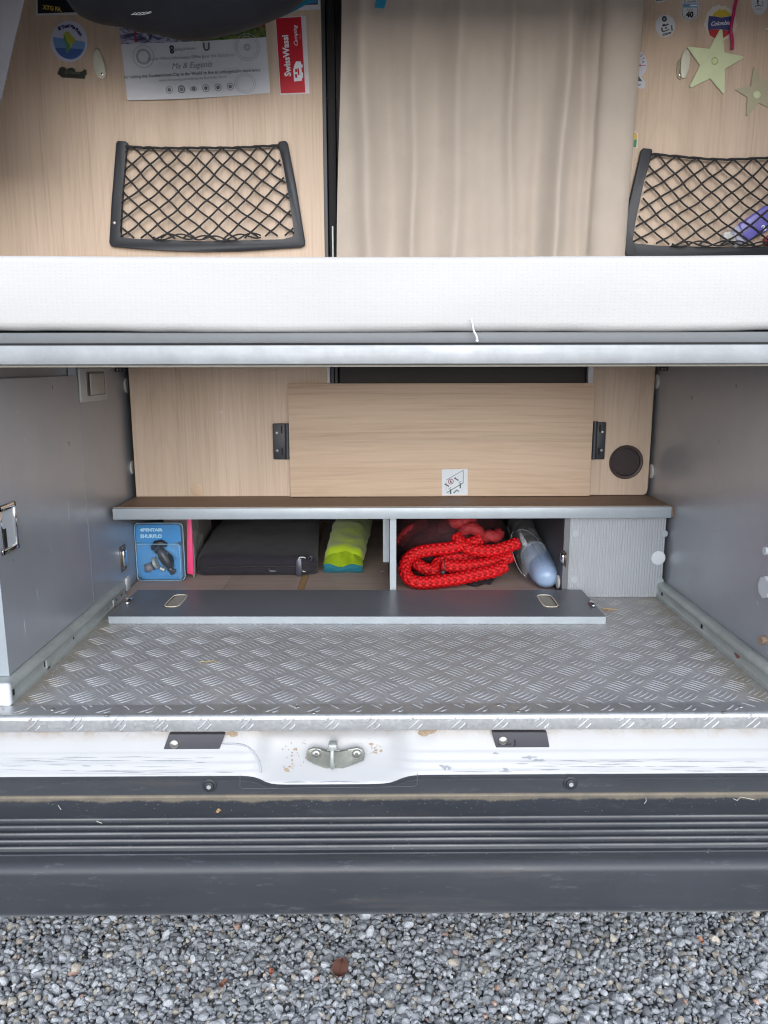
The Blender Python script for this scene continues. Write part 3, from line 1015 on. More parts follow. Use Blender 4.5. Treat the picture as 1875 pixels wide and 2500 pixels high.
tread(bm, XL + 0.03, XR - 0.03, 1.3285, YC - 0.002, -0.6375, 1.369, lambda x, y: Vector((x, y, ZF + 0.0001)), Vector((0, 0, 1)))
obj('tread_pattern', bm, MAT['tread'], load_floor, kind='stuff', smooth=True, autosmooth=30)
bm = newbm()
tread(bm, W0 + .03, W1 - .03, 1.2945, 1.3275, -0.6375, 1.369 - PIT, lambda x, y: Vector((x, y, ZF + 0.0023)), Vector((0, 0, 1)))
# on the vertical face the sheet simply continues downwards
tread(bm, W0 + .03, W1 - .03, 1.2590, 1.2870, -0.6200, 1.2730, lambda x, y: Vector((x, 1.2829, 0.5730 + (y - 1.2590))), Vector((0, -1, 0)))
obj('tread_pattern', bm, MAT['tread'], lip, kind='stuff', smooth=True, autosmooth=80)
# floor screws
for px, py in ((128, 1731), (260, 1745), (727, 1724), (766, 1739), (1216, 1720), (1265, 1735), (1808, 1724), (1768, 1738)):
    p = PZ(px, py, ZF + 0.0028)
    bm = newbm(); dome(bm, p - Vector((0, 0, 0.0006)), (0, 0, 1), 0.0050, 0.0016, 14, 3)
    obj('screw', bm, MAT['screw'], lip, smooth=True)

# --- shell: sides, roof (upholstered), far bulkhead of the cab
SHX0, SHX1 = -1.03, 1.07
bm = newbm()
box(bm, SHX0 - .05, SHX0, 1.33, 4.3, 0.40, 2.56)
obj('side_wall', bm, simple('grey_lining', srgb(186, 182, 176), 0.8), van)
bm = newbm()
box(bm, SHX1, SHX1 + .05, 1.33, 4.3, 0.40, 2.56)
obj('side_wall', bm, simple('grey_lining_b', srgb(186, 182, 176), 0.8), van)
bm = newbm()
box(bm, SHX0 - .05, SHX1 + .05, 1.33, 4.3, 2.562, 2.62)
obj('roof', bm, simple('pale_ceiling_lining', srgb(214, 210, 204), 0.85), van)
bm = newbm()
box(bm, SHX0, SHX1, 1.335, 1.385, 2.055, 2.5615, .008, 3)  # low beam added out of view to shade the upper panels
obj('added_shade_beam', bm, simple('white_beam_paint', srgb(214, 216, 220), 0.35), van, smooth=True, autosmooth=40)
bm = newbm()
box(bm, SHX0, SHX1, 4.30, 4.33, 0.45, 2.56)
obj('cab_bulkhead', bm, simple('dark_cab_shade', srgb(52, 50, 54), 0.7), van)
bm = newbm()
box(bm, SHX0, SHX1, 2.03, 4.30, 0.56, 0.598)
obj('cabin_floor', bm, MAT['oak_dark'], van)

# ================================================================== garage side walls
GW = 'grey laminate side walls of the rear garage'
lw = thing('garage_side_wall', 'grey laminate garage wall with a chrome pull handle', 'wall panel', (XL, 1.37, 0.643), GW)
YS = 1.810
bm = newbm(); box(bm, XL - .018, XL, 1.3715, YS, 0.6435, 1.1935, 0.0006, 1)
obj('front_panel', bm, MAT['grey_wall'], lw)
bm = newbm(); box(bm, XL - .020, XL + 0.0006, 1.3690, 1.3712, 0.6430, 1.1940, 0.0004, 1)
obj('edge_trim', bm, MAT['trim'], lw)
bm = newbm(); box(bm, XL - .020, XL - .0022, YS + .0012, 3.1, 0.6035, 1.2120)
obj('rear_panel', bm, MAT['grey_wall'], lw)
bm = newbm(); box(bm, XL - .004, XL + .0003, YS + .0001, YS + .0013, 0.6440, 1.1935)
obj('joint_strip', bm, MAT['trim'], lw)
bm = newbm(); box(bm, XL - .040, XL - .0220, 1.40, YS + .02, 1.12, 1.2120)
obj('upper_strip', bm, MAT['grey_wall'], lw)
# recessed grey socket cover near the top
def wall_rect(x0, y0, x1, y1, X):
    a, b = PX(x0, y0, X), PX(x1, y1, X)
    return min(a.y, b.y), max(a.y, b.y), min(a.z, b.z), max(a.z, b.z)
y0, y1, z0, z1 = wall_rect(187, 893, 259, 975, XL - .002)
z1 = 1.2110
bm = newbm(); box(bm, XL - .0022, XL + .0035, y0, y1, z0, z1, 0.0030, 3)
sw = obj('light_switch', bm, MAT['grey_plastic'], lw, smooth=True, autosmooth=40)
bm = newbm(); dy, dz = (y1 - y0), (z1 - z0)
box(bm, XL + .0030, XL + .0042, y0 + dy * .22, y1 - dy * .10, z0 + dz * .17, z1 - dz * .12, 0.0005, 1)
obj('switch_surround', bm, flat('switch_groove', (118, 113, 110)), sw)
bm = newbm(); box(bm, XL + .0040, XL + .0085, y0 + dy * .27, y1 - dy * .14, z0 + dz * .20, z1 - dz * .16, 0.0028, 3, rot=Matrix.Rotation(0.05, 3, 'Z'))
obj('rocker', bm, flat('switch_rocker', (184, 179, 174)), sw, smooth=True, autosmooth=50)
# chrome pull: a frame with a sunk cup
y0, y1, z0, z1 = wall_rect(2, 1217, 48, 1346, XL)
y0, y1 = 1.3840, 1.4500
z0, z1 = PX(20, 1350, XL).z, PX(25, 1225, XL).z
bm = newbm()
box(bm, XL - .0005, XL + .0045, y0, y0 + .008, z0, z1, 0.0018, 2)
box(bm, XL - .0005, XL + .0045, y1 - .008, y1, z0, z1, 0.0018, 2)
box(bm, XL - .0005, XL + .0045, y0, y1, z0, z0 + .012, 0.0018, 2)
box(bm, XL - .0005, XL + .0045, y0, y1, z1 - .012, z1, 0.0018, 2)
ph = obj('pull_handle', bm, MAT['chrome'], lw, smooth=True, autosmooth=50)
bm = newbm(); box(bm, XL - .0003, XL + .0012, y0 + .008, y1 - .008, z0 + .012, z1 - .012)
obj('cup', bm, flat('pull_cup_grey', (186, 190, 194), 0.3), ph)
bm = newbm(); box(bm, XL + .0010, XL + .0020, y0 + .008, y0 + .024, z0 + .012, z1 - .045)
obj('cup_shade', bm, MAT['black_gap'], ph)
# catch keeper and round caps
def keeper(X, sgn, px0, py0, px1, py1, parent):
    y0, y1, z0, z1 = wall_rect(px0, py0, px1, py1, X)
    bm = newbm(); box(bm, min(X, X + sgn * .001), max(X, X + sgn * .001), y0, y1, z0 - .004, z1 + .004, 0.0002, 1)
    k = obj('catch_keeper', bm, flat('keeper_plate', (96, 88, 82), 0.4), parent)
    h = (z1 - z0)
    bm = newbm()
    a, b = sorted((X + sgn * .001, X + sgn * .008))
    box(bm, a, b, y0 + (y1 - y0) * .25, y1 - (y1 - y0) * .25, z0 + h * .16, z1 - h * .16, 0.0012, 2)
    obj('keeper_block', bm, MAT['chrome'], k, smooth=True, autosmooth=50)
    for zz in (z0 + h * .05, z1 - h * .05):
        bm = newbm(); dome(bm, (X + sgn * .001, (y0 + y1) / 2, zz), (sgn, 0, 0), .0028, .0012, 10, 3)
        obj('screw', bm, MAT['screw'], k)
keeper(XL - .0022, 1, 291, 1340, 309, 1384, lw)
def wallcap(X, sgn, px, py, r, parent, mat='white_plastic', h=0.0045):
    c = PX(px, py, X)
    bm = newbm(); cyl(bm, c + Vector((sgn * h / 2, 0, 0)), (sgn, 0, 0), r, h, 28, 0.0008)
    obj('cover_cap', bm, MAT[mat], parent, smooth=True, autosmooth=40)
wallcap(XL - .002, 1, 307, 941, 0.0195, lw, 'grey_plastic')
wallcap(XL - .002, 1, 322, 1141, 0.0195, lw, 'grey_plastic')
wallcap(XL - .002, 1, 312, 1422, 0.0195, lw, 'grey_plastic')
bm = newbm(); a = PX(312, 1447, XL)
box(bm, XL - .0022, XL + .004, a.y - .012, a.y + .012, 0.6035, 0.640, 0.002, 2)
obj('corner_block', bm, MAT['white_plastic'], lw, smooth=True, autosmooth=40)

rw = thing('garage_side_wall', 'bare darker grey laminate garage wall behind the thin metal runner', 'wall panel', (XR, 1.37, 0.643), GW)
bm = newbm(); box(bm, XR, XR + .018, 1.3715, 3.1, 0.6035, 1.2120)
obj('rear_panel', bm, MAT['grey_wall'], rw)
wallcap(XR, -1, 1605, 931, 0.0195, rw, 'grey_plastic')
wallcap(XR, -1, 1591, 1150, 0.0195, rw, 'grey_plastic')
c = PX(1871, 1434, XR)
bm = newbm()
pts = []
for i in range(28):
    a = 2 * math.pi * i / 28; r = 0.0215 + 0.0012 * math.cos(a * 8)
    pts.append(c + Vector((0, r * math.cos(a), r * math.sin(a))))
prism(bm, pts, (-0.006, 0, 0))
obj('white_knob', bm, MAT['white_plastic'], rw, smooth=True, autosmooth=40)
c = PX(1872, 1345, XR)
bm = newbm(); cyl(bm, c, (-1, 0, 0), 0.008, 0.01, 16)
obj('small_button', bm, MAT['white_plastic'], rw)
c = PX(1869, 1562, XR)
bm = newbm(); tube(bm, [c, c + Vector((-.012, -.002, 0))], 0.0085, 14)
obj('brown_plug', bm, simple('brown_plug_plastic', srgb(140, 118, 102), 0.6, var=.2, vscale=200), rw)

# scratches and scuffs left by loading
def scratches(X, sgn, marks, parent):
    for pts, w in marks:
        P = [PX(x, y, X) + Vector((sgn * .0004, 0, 0)) for x, y in pts]
        bm = newbm(); tube(bm, P, [w * .3] + [w] * (len(P) - 2) + [w * .3] if len(P) > 2 else w * .6, 4)
        obj('scratch', bm, flat('pale_scratch', (168, 170, 174)), parent)
scratches(XL, 1, [([(58, 1509), (60, 1530), (63, 1552)], .0005), ([(90, 1440), (93, 1462)], .0004), ([(39, 1003), (41, 1008)], .0008), ([(58, 1068), (60, 1080)], .0006), ([(72, 1300), (82, 1303), (95, 1300)], .0003), ([(140, 1560), (143, 1590), (142, 1600)], .0003), ([(120, 1330), (128, 1350)], .0003), ([(165, 1220), (168, 1260), (168, 1275)], .0003)], lw)
scratches(XR, -1, [([(1787, 1105), (1790, 1100)], .0007), ([(1794, 1094), (1796, 1091)], .0006), ([(1720, 1290), (1742, 1296), (1760, 1293)], .0003), ([(1840, 1440), (1850, 1470), (1852, 1490)], .0003), ([(1690, 1380), (1700, 1392)], .0003), ([(1800, 1200), (1815, 1204)], .0003)], rw)

# ================================================================== runners on the floor
def runner(x_in, x_out, y0, y1, label, holes, cap=False):
    """folded steel channel; x_in faces the middle"""
    s = 1 if x_out > x_in else -1
    t = thing('floor_runner', label, 'rail', ((x_in + x_out) / 2, y0, ZF), 'steel runners along the garage walls')
    H = 0.0420
    def X(k): return x_in + s * k
    w = abs(x_out - x_in)
    prof = [(X(0.000), 0), (X(0.000), 0.0085), (X(0.0030), 0.0105), (X(0.0042), 0.013), (X(0.0042), 0.0230), (X(0.0030), 0.0260), (X(0.0005), 0.0290),
            (X(0.0012), 0.0350), (X(0.0040), 0.0395), (X(0.0085), H), (X(w - .001), H), (X(w), H - .001), (X(w), 0)]
    bm = newbm()
    n = len(prof)
    ra = [bm.verts.new((x, y0, ZF + z + .0003)) for x, z in prof]
    rb = [bm.verts.new((x, y1, ZF + z + .0003)) for x, z in prof]
    for j in range(n):
        bm.faces.new([ra[j], rb[j], rb[(j + 1) % n], ra[(j + 1) % n]])
    bm.faces.new(ra); bm.faces.new(list(reversed(rb)))
    obj('channel', bm, MAT['galv'], t, smooth=True, autosmooth=50)
    for (yy, ln, hh, zz) in holes:
        bm = newbm()
        a, b = sorted((X(0.0044), X(0.0036)))
        box(bm, a - .0002, b, yy - ln / 2, yy + ln / 2, ZF + zz - hh / 2, ZF + zz + hh / 2, 0.0003, 1)
        obj('slot', bm, MAT['black_gap'], t)
    return t
EF = 0.018
lr = runner(-0.679, -0.7185, 1.338, 1.998, 'pale steel runner with a white plastic end cap at its rear end', [(1.352, .007, .014, .018)])
for yy in (1.500, 1.905):
    bm = newbm(); box(bm, -0.6835, -0.6790, yy - .010, yy + .004, ZF + .004, ZF + .026, 0.0006, 1)
    obj('bent_tab', bm, MAT['galv'], lr)
    bm = newbm(); box(bm, -0.6835, -0.6825, yy - .014, yy - .0095, ZF + .006, ZF + .026)
    obj('slot', bm, MAT['black_gap'], lr)
for yy in (1.640, 1.925, 1.965):
    bm = newbm(); cyl(bm, (-0.6831, yy, ZF + .018), (1, 0, 0), .0042, .0012, 3)
    obj('slot', bm, MAT['black_gap'], lr)
bm = newbm(); box(bm, -0.720, -0.677, 1.3250, 1.3390, ZF + .0005, ZF + .0450, 0.0060, 4)
obj('end_cap', bm, MAT['white_plastic'], lr, smooth=True, autosmooth=60)
rr = runner(0.746, 0.7695, 1.335, 1.992, 'thin pale steel runner with keyhole slots and a red stain', [(1.955, .010, .009, .018), (1.700, .010, .010, .018)])
bm = newbm()
pts = []
for i in range(10):
    a = 2 * math.pi * i / 10
    k = 1 + .3 * math.sin(3 * a)
    pts.append(Vector((0.7497, 1.520 + .012 * k * math.cos(a), ZF + .0165 + .0055 * k * math.sin(a))))
flatpoly(bm, pts)
obj('red_stain', bm, flat('red_smudge', (128, 84, 80)), rr)

# ================================================================== low cabinet
cb = thing('low_cabinet', 'low open-fronted cabinet with oak top, white edge trims and two compartments', 'cabinet', (0.03, YC, ZF))
CX0, CX1 = XL + .0002, XR - .0005
bm = newbm(); box(bm, CX0 + .010, CX1, YC - .016, 3.05, ZSH - .0275, ZSH - .0004)
obj('top_board', bm, MAT['oak_dark'], cb)
bm = newbm(); box(bm, CX0 + .008, CX1 - .008, YC - .026, YC - .0162, ZSH - .0285, ZSH + .0006, 0.0012, 2)
obj('edge_trim', bm, MAT['trim'], cb, smooth=True, autosmooth=40)
bm = newbm(); box(bm, CX0 + .008, CX1 - .008, YC - .0160, YC - .0135, ZSH - .0003, ZSH + .0022)
obj('trim_bead', bm, flat('beige_bead', (150, 138, 128)), cb)
# divider with its trimmed front edge and a second strip behind it
dx0, dx1 = PY(951.5, 1300, YC).x, PY(967.5, 1300, YC).x
bm = newbm(); box(bm, dx0, dx1, YC - .004, YC + .0005, 0.6045, ZSH - .0290, 0.0006, 1)
obj('divider_trim', bm, MAT['trim'], cb)
bm = newbm(); box(bm, dx0 + .0006, dx1 - .0006, YC + .0007, 3.0, 0.6045, ZSH - .0290)
obj('divider', bm, MAT['grey_dark'], cb)
a, b = PY(935, 1300, 2.07), PY(950.5, 1373, 2.07)
bm = newbm(); box(bm, a.x, b.x, 2.07, 2.085, b.z, ZSH - .0290, 0.0006, 1)
obj('hanging_strip', bm, MAT['trim'], cb)
# end panel at the right
ex0 = PY(1389, 1350, YC).x
bm = newbm(); box(bm, ex0, CX1 - .0105, YC - .0005, YC + .0150, 0.6005, ZSH - .0290, 0.0004, 1)
ep = obj('end_panel', bm, MAT['grey_light'], cb)
bm = newbm(); box(bm, ex0 - .0150, ex0 - .0003, YC + .0012, 3.0, 0.6045, ZSH - .0290)
ei = obj('end_panel_return', bm, MAT['grey_dark'], cb)
bm = newbm(); box(bm, ex0 - .0152, ex0 - .0004, YC - .0010, YC + .0010, 0.6045, ZSH - .0292)
obj('return_edge', bm, flat('grey_edge', (96, 98, 102)), cb)
bm = newbm(); cyl(bm, PY(1607, 1362, YC - .0005) + Vector((0, -.0008, 0)), (0, -1, 0), 0.0188, 0.0018, 32, 0.0004)
obj('cover_cap', bm, MAT['white_plastic'], ep, smooth=True, autosmooth=40)
for px, py in ((1623, 1303), (1612, 1418), (1405, 1303), (1402, 1415)):
    bm = newbm(); cyl(bm, PY(px, py, YC - .0005) + Vector((0, -.0002, 0)), (0, -1, 0), 0.0088, 0.0008, 24)
    obj('screw_cap', bm, MAT['trim'] if px > 1500 else flat('cap_grey', (160, 166, 172)), ep)
keeper(ex0 - .0152, -1, 1371, 1341, 1383, 1383, cb)
c = PX(1364, 1420, ex0 - .0152)
bm = newbm(); cyl(bm, c + Vector((-.0025, 0, 0)), (-1, 0, 0), 0.0190, 0.005, 28, 0.001)
obj('cover_cap', bm, MAT['grey_plastic'], cb, smooth=True, autosmooth=40)
# cabinet floor: laminate boards, back
rnd = random.Random(11)
fy0, fy1 = YC + .0005, 3.0
def floor_plank(x0, x1, m):
    bm = newbm(); box(bm, x0 + .0004, x1 - .0004, fy0, fy1, 0.5990, 0.6042 - rnd.uniform(0, .0003), 0.0003, 1)
    obj('plank', bm, m, cb)
cabwood = wood_mat('greyed_oak_vinyl', srgb(186, 166, 156), False, 0.75)
cabwood2 = wood_mat('greyed_oak_vinyl_b', srgb(178, 158, 148), False, 0.72)
pxs = [XL - .0005, PZ(560, 1420, ZF).x, PZ(728, 1437, ZF).x]
floor_plank(pxs[0], pxs[1], cabwood); floor_plank(pxs[1], pxs[2], cabwood2)
floor_plank(pxs[2], pxs[2] + .0185, simple('bare_pine_strip', srgb(168, 134, 92), 0.6, var=.12, vscale=60, stretch=(4, .2, 1)))
floor_plank(pxs[2] + .0185, dx0, cabwood2)
floor_plank(dx1, 0.27, cabwood); floor_plank(0.27, ex0 - .0155, cabwood2)
bm = newbm(); box(bm, CX0, CX1, 3.001, 3.02, 0.6045, ZSH - .03)
obj('back_board', bm, MAT['grey_dark'], cb)

# loose flap lying on the floor
fl = thing('cabinet_flap', 'dark grey flap board with two finger slots lying folded down on the tread plate', 'flap', (-.055, 1.78, ZF))
q = [PZ(266, 1503, .6185), PZ(1481, 1512, .6185), PZ(1420, 1440.5, .6265), PZ(340, 1438, .6265)]
q[0].y = 1.788; q[1].y = 1.772; q[2].y = 1.968; q[3].y = 1.984
q[0].x, q[1].x, q[2].x, q[3].x = -0.6560, 0.5475, 0.5400, -0.6440
def flap_pt(u, v):
    a = q[0].lerp(q[1], u); b = q[3].lerp(q[2], u)
    return a.lerp(b, v)
# slots cut through: build the board as a frame of cells
us = [0, 0.0920, 0.1250, 0.8890, 0.9220, 1.0]; vs = [0, 0.33, 0.80, 1.0]
def flap_solid(bm, z_off_top, z_off_bot, cells):
    vt = {}
    def g(i, j, t):
        k = (i, j, t)
        if k not in vt:
            p = flap_pt(us[i], vs[j]) + Vector((0, 0, z_off_top if t else z_off_bot)); vt[k] = bm.verts.new(p)
        return vt[k]
    for i, j in cells:
        bm.faces.new([g(i, j, 1), g(i + 1, j, 1), g(i + 1, j + 1, 1), g(i, j + 1, 1)])
        bm.faces.new([g(i, j, 0), g(i, j + 1, 0), g(i + 1, j + 1, 0), g(i + 1, j, 0)])
        for di, dj, e in ((-1, 0, ((0, 0), (0, 1))), (1, 0, ((1, 1), (1, 0))), (0, -1, ((1, 0), (0, 0))), (0, 1, ((0, 1), (1, 1)))):
            if (i + di, j + dj) not in cells:
                (a0, b0), (a1, b1) = e
                bm.faces.new([g(i + a0, j + b0, 1), g(i + a1, j + b1, 1), g(i + a1, j + b1, 0), g(i + a0, j + b0, 0)])
cells = {(i, j) for i in range(5) for j in range(3)} - {(1, 1), (3, 1)}
bm = newbm(); flap_solid(bm, 0.0, -.0160, cells)
obj('board', bm, MAT['grey_board'], fl)
bm = newbm()
dv = Vector((0, -.0022, 0))
prism(bm, [q[0] + Vector((0, 0, .0002)), q[1] + Vector((0, 0, .0002)), q[1] + Vector((0, 0, -.0178)), q[0] + Vector((0, 0, -.0178))], dv, bev=.0005)
obj('edge_trim', bm, MAT['trim'], fl)
for u0, u1 in ((.0920, .1250), (.8890, .9220)):
    pts = []
    bm = newbm()
    n = 26
    for i in range(n):
        a = 2 * math.pi * i / n
        cx, sy = math.cos(a), math.sin(a)
        k = 1 / max(abs(cx), abs(sy)) ** 0.72
        pts.append(flap_pt((u0 + u1) / 2 + (u1 - u0) / 2 * cx * k * 0.98, 0.565 + 0.235 * sy * k * 0.98) + Vector((0, 0, .0006)))
    tube(bm, pts, 0.0012, 6, closed=True)
    sl = obj('finger_slot', bm, flat('slot_cream_edge', (206, 196, 176)), fl, smooth=True)
    bm = newbm(); flatpoly(bm, [p + Vector((0, 0, -.0045)) for p in pts])
    obj('slot_liner', bm, flat('slot_liner_grey', (150, 146, 138)), sl)
def pin(px0, py0, px1, py1, r=.006):
    a, b = PZ(px0, py0, .6235), PZ(px1, py1, .6255)
    bm = newbm(); tube(bm, [a, a.lerp(b, .5) + Vector((0, 0, .002)), b], [r * .8, r, r * .8], 10)
    obj('catch_pin', bm, MAT['chrome'], fl, smooth=True)
pin(309, 1474, 322, 1462, .0050)
pin(1440, 1470, 1450, 1480, .0060)

# small bits lying about
def straw(Z, pts, r, mat, name='straw', label='', parent=None, cat='debris', group=None):
    bm = newbm(); tube(bm, [PZ(x, y, Z) for x, y in pts], r, 5)
    return obj(name, bm, mat, parent, label=label, cat=cat, group=group)
strawm = flat('dry_straw', (176, 148, 108)); 
straw(ZF + .002, [(1467, 1484), (1490, 1487), (1508, 1488)], .0014, strawm, label='split dry straw on the floor right of the flap board, longer pale piece', group='bits of dry straw on the tread plate')
straw(ZF + .002, [(1471, 1490), (1495, 1492)], .0011, flat('dry_straw_b', (150, 112, 78)), label='short brown straw under the longer pale one right of the flap board', group='bits of dry straw on the tread plate')
straw(ZF + .003, [(488, 1615), (505, 1616), (520, 1613), (533, 1618)], .0010, flat('dry_straw_c', (170, 150, 112)), label='thin curled straw lying on the left half of the tread plate', group='bits of dry straw on the tread plate')
bm = newbm()
rnd = random.Random(21)
def crumb(bm, p, s):
    b = bmesh.new(); bmesh.ops.create_icosphere(b, subdivisions=1, radius=s)
    for v in b.verts: v.co = Vector((v.co.x * rnd.uniform(.6, 1.6), v.co.y * rnd.uniform(.6, 1.6), v.co.z * rnd.uniform(.3, .8))) + p
    join(bm, b)
for _ in range(150):
    px, py = rnd.choice([(rnd.uniform(1430, 1600), rnd.gauss(1466, 7)), (rnd.uniform(60, 250), 0), (rnd.uniform(1600, 1860), 0), (rnd.uniform(100, 1800), rnd.uniform(1540, 1725))])
    if py == 0:
        if px < 900: py = 1722 - (px - 28) * 0.92 + rnd.uniform(4, 22); 
        else: py = 1457 + (px - 1601) * 0.85 + rnd.uniform(4, 26)
    p = PZ(px, min(py, 1740), ZF + .001)
    if XL + .02 < p.x < XR - .03 and p.y > 1.33: crumb(bm, p, rnd.uniform(.0004, .0013))
obj('dirt_crumbs', bm, simple('pale_crumbs', srgb(176, 164, 140), .9, var=.3, vscale=60), kind='stuff', label='pale crumbs and grit scattered over the tread plate', cat='dirt')
# small crumbs on the bumper
bm = newbm()
for _ in range(420):
    p = PY(rnd.uniform(-150, 2000), 1960, 1.2)
    y = rnd.choice([rnd.uniform(1.21, 1.255), rnd.uniform(1.235, 1.255), rnd.uniform(1.118, 1.21)])
    crumb(bm, Vector((p.x, y, stepz(y) + .0005)), rnd.uniform(.0002, .0008))
obj('grit', bm, flat('pale_grit', (170, 165, 152)), kind='stuff', label='fine pale grit lying along the top of the bumper', cat='grit')
for px, py, L, ang, lab in ((483, 1962, .0046, .3, 'tiny tan leaf flake on the bumper nearer the seam screw'), (533, 1981, .0052, 1.0, 'tiny tan leaf flake on the bumper, lower of two')):
    bm = newbm()
    p = PZ(px, py, 0.4520)
    pts = [p + Vector((L * .9 * math.cos(a + ang) * (1 + .3 * math.sin(2.3 * a)), L * 1.0 * math.sin(a + ang), .001 + .001 * math.sin(3 * a))) for a in [2 * math.pi * i / 9 for i in range(9)]]
    prism(bm, pts, (0, 0, .0006))
    obj('leaf_flake', bm, flat('tan_leaf', (196, 162, 120)), label=lab, cat='leaf', group='leaf flakes on the bumper')
for pts, lab in (([(142, 1966), (147, 1974), (149, 1976)], 'short white fibre on the bumper at the far left'), ([(236, 2005), (249, 2010)], 'pale splinter on the bumper rib left of the leaf flakes'), ([(1574, 1940), (1578, 1955), (1573, 1962)], 'curly pale thread on the bumper below the right seam screw'), ([(1790, 1950), (1800, 1954), (1808, 1946), (1840, 1952)], 'pale branched thread on the bumper at the far right')):
    bm = newbm(); tube(bm, [PZ(x, y, 0.4550) for x, y in pts], .0007, 5)
    obj('fibre', bm, flat('pale_fibre', (190, 190, 180)), label=lab, cat='fibre', group='fibres on the bumper')

# ================================================================== oak partitions
lp_ = thing('oak_partition', 'light oak partition panel left of the beige curtain, carrying posters and a net', 'partition', (-0.6, YW, ZSH), 'light oak partition panels')
xe = -0.1415
bm = newbm(); box(bm, SHX0, xe, YW, YW + .016, 1.2160, 2.56); obj('upper_panel', bm, MAT['oak'], lp_)
bm = newbm(); box(bm, XL + .0135, xe, YW, YW + .016, ZSH + .0005, 1.2158); obj('lower_panel', bm, MAT['oak'], lp_)
bm = newbm(); box(bm, xe + .0002, xe + .0085, YW - .0006, YW + .017, ZSH + .001, 1.2155, .0008, 1); obj('edge_strip', bm, MAT['white_edge'], lp_)
bm = newbm(); cyl(bm, PY(481, 1195, YW) + Vector((0, -.0008, 0)), (0, -1, 0), .0188, .0018, 32, .0004)
obj('cover_cap', bm, flat('tan_cap', (190, 164, 138)), lp_, smooth=True, autosmooth=40)
bm = newbm()
p = PY(540, 1006, YW); box(bm, p.x - .0045, p.x + .0045, YW - .0006, YW - .0001, p.z - .001, p.z + .0012); box(bm, p.x - .0012, p.x + .0016, YW - .0006, YW - .0001, p.z - .004, p.z + .001)
obj('chip_mark', bm, MAT['white_edge'], lp_)

rp_ = thing('oak_partition', 'light oak partition panel right of the curtain with stars and stickers', 'partition', (0.75, YW, ZSH), 'light oak partition panels')
xr = 0.5920
bm = newbm(); box(bm, xr, SHX1, YW, YW + .016, 1.2160, 2.56); obj('upper_panel', bm, MAT['oak'], rp_)
# lower part with the rounded corner
z0, z1, x1 = ZSH + .0015, 1.2158, 0.7600
pts = [Vector((xr, YW, z0)), Vector((x1 - .012, YW, z0))]
for i in range(1, 7):
    a = -math.pi / 2 + math.pi / 2 * i / 6
    pts.append(Vector((x1 - .012 + .012 * math.cos(a), YW, z0 + .012 + .012 * math.sin(a))))
pts += [Vector((x1, YW, z1)), Vector((xr, YW, z1))]
bm = newbm(); prism(bm, pts, (0, .016, 0)); obj('lower_panel', bm, MAT['oak'], rp_)
bm = newbm(); box(bm, x1 + .0002, x1 + .0014, YW + .0002, YW + .0155, z0 + .014, z1); obj('edge_band', bm, flat('oak_edge_band', (196, 172, 144)), rp_)
bm = newbm(); box(bm, xr - .0145, xr - .0002, YW - .0006, YW + .017, ZSH + .001, 1.2155, .0008, 1); obj('edge_strip', bm, MAT['white_edge'], rp_)
# round brown vent
c = PY(1528, 1128, YW)
bm = newbm()
prof = [(0.0475, 0), (0.0478, -.0022), (0.0455, -.0036), (0.0420, -.0030), (0.0390, -.0020), (0.0375, .0010), (0.0365, .0060), (0.0300, .0075), (0.0, .0085)]
prof = [(r, y - .0012) for r, y in prof]
rings = []
n = 48
for r, y in prof[:-1]:
    rings.append([bm.verts.new(c + Vector((r * math.cos(2 * math.pi * j / n), y, r * math.sin(2 * math.pi * j / n)))) for j in range(n)])
ctr = bm.verts.new(c + Vector((0, -.0004, 0)))
prof2 = rings
for a, b in zip(rings, rings[1:]):
    for j in range(n): bm.faces.new([a[j], a[(j + 1) % n], b[(j + 1) % n], b[j]])
for v in [v for ring in rings[5:] for v in ring]: v.co.y = min(v.co.y, YW - .0006)
for j in range(n): bm.faces.new([rings[-1][j], rings[-1][(j + 1) % n], ctr])
vt = obj('round_vent', bm, MAT['brown_plastic'], rp_, smooth=True, autosmooth=35)
bm = newbm()
rg = [c + Vector((.0400 * math.cos(2 * math.pi * j / 48), -.0030, .0400 * math.sin(2 * math.pi * j / 48))) for j in range(48)]
tube(bm, rg, .0012, 6, closed=True)
obj('rim_ring', bm, MAT['brown_plastic'], vt, smooth=True)
bm = newbm(); flatpoly(bm, [c + Vector((.0350 * math.cos(2 * math.pi * j / 48), -.0022, .0350 * math.sin(2 * math.pi * j / 48))) for j in range(48)])  # flat dark disc: shade of the recess put into its colour
obj('inner_shade_disc', bm, simple('vent_depth_shade', srgb(44, 30, 32), .6, var=.25, vscale=60), vt)
bm = newbm()
tube(bm, [c + Vector((.0352 * math.cos(2 * math.pi * j / 48), -.0026, .0352 * math.sin(2 * math.pi * j / 48))) for j in range(48)], .0009, 6, closed=True)
obj('rim_ring', bm, MAT['black_plastic'], vt, smooth=True)

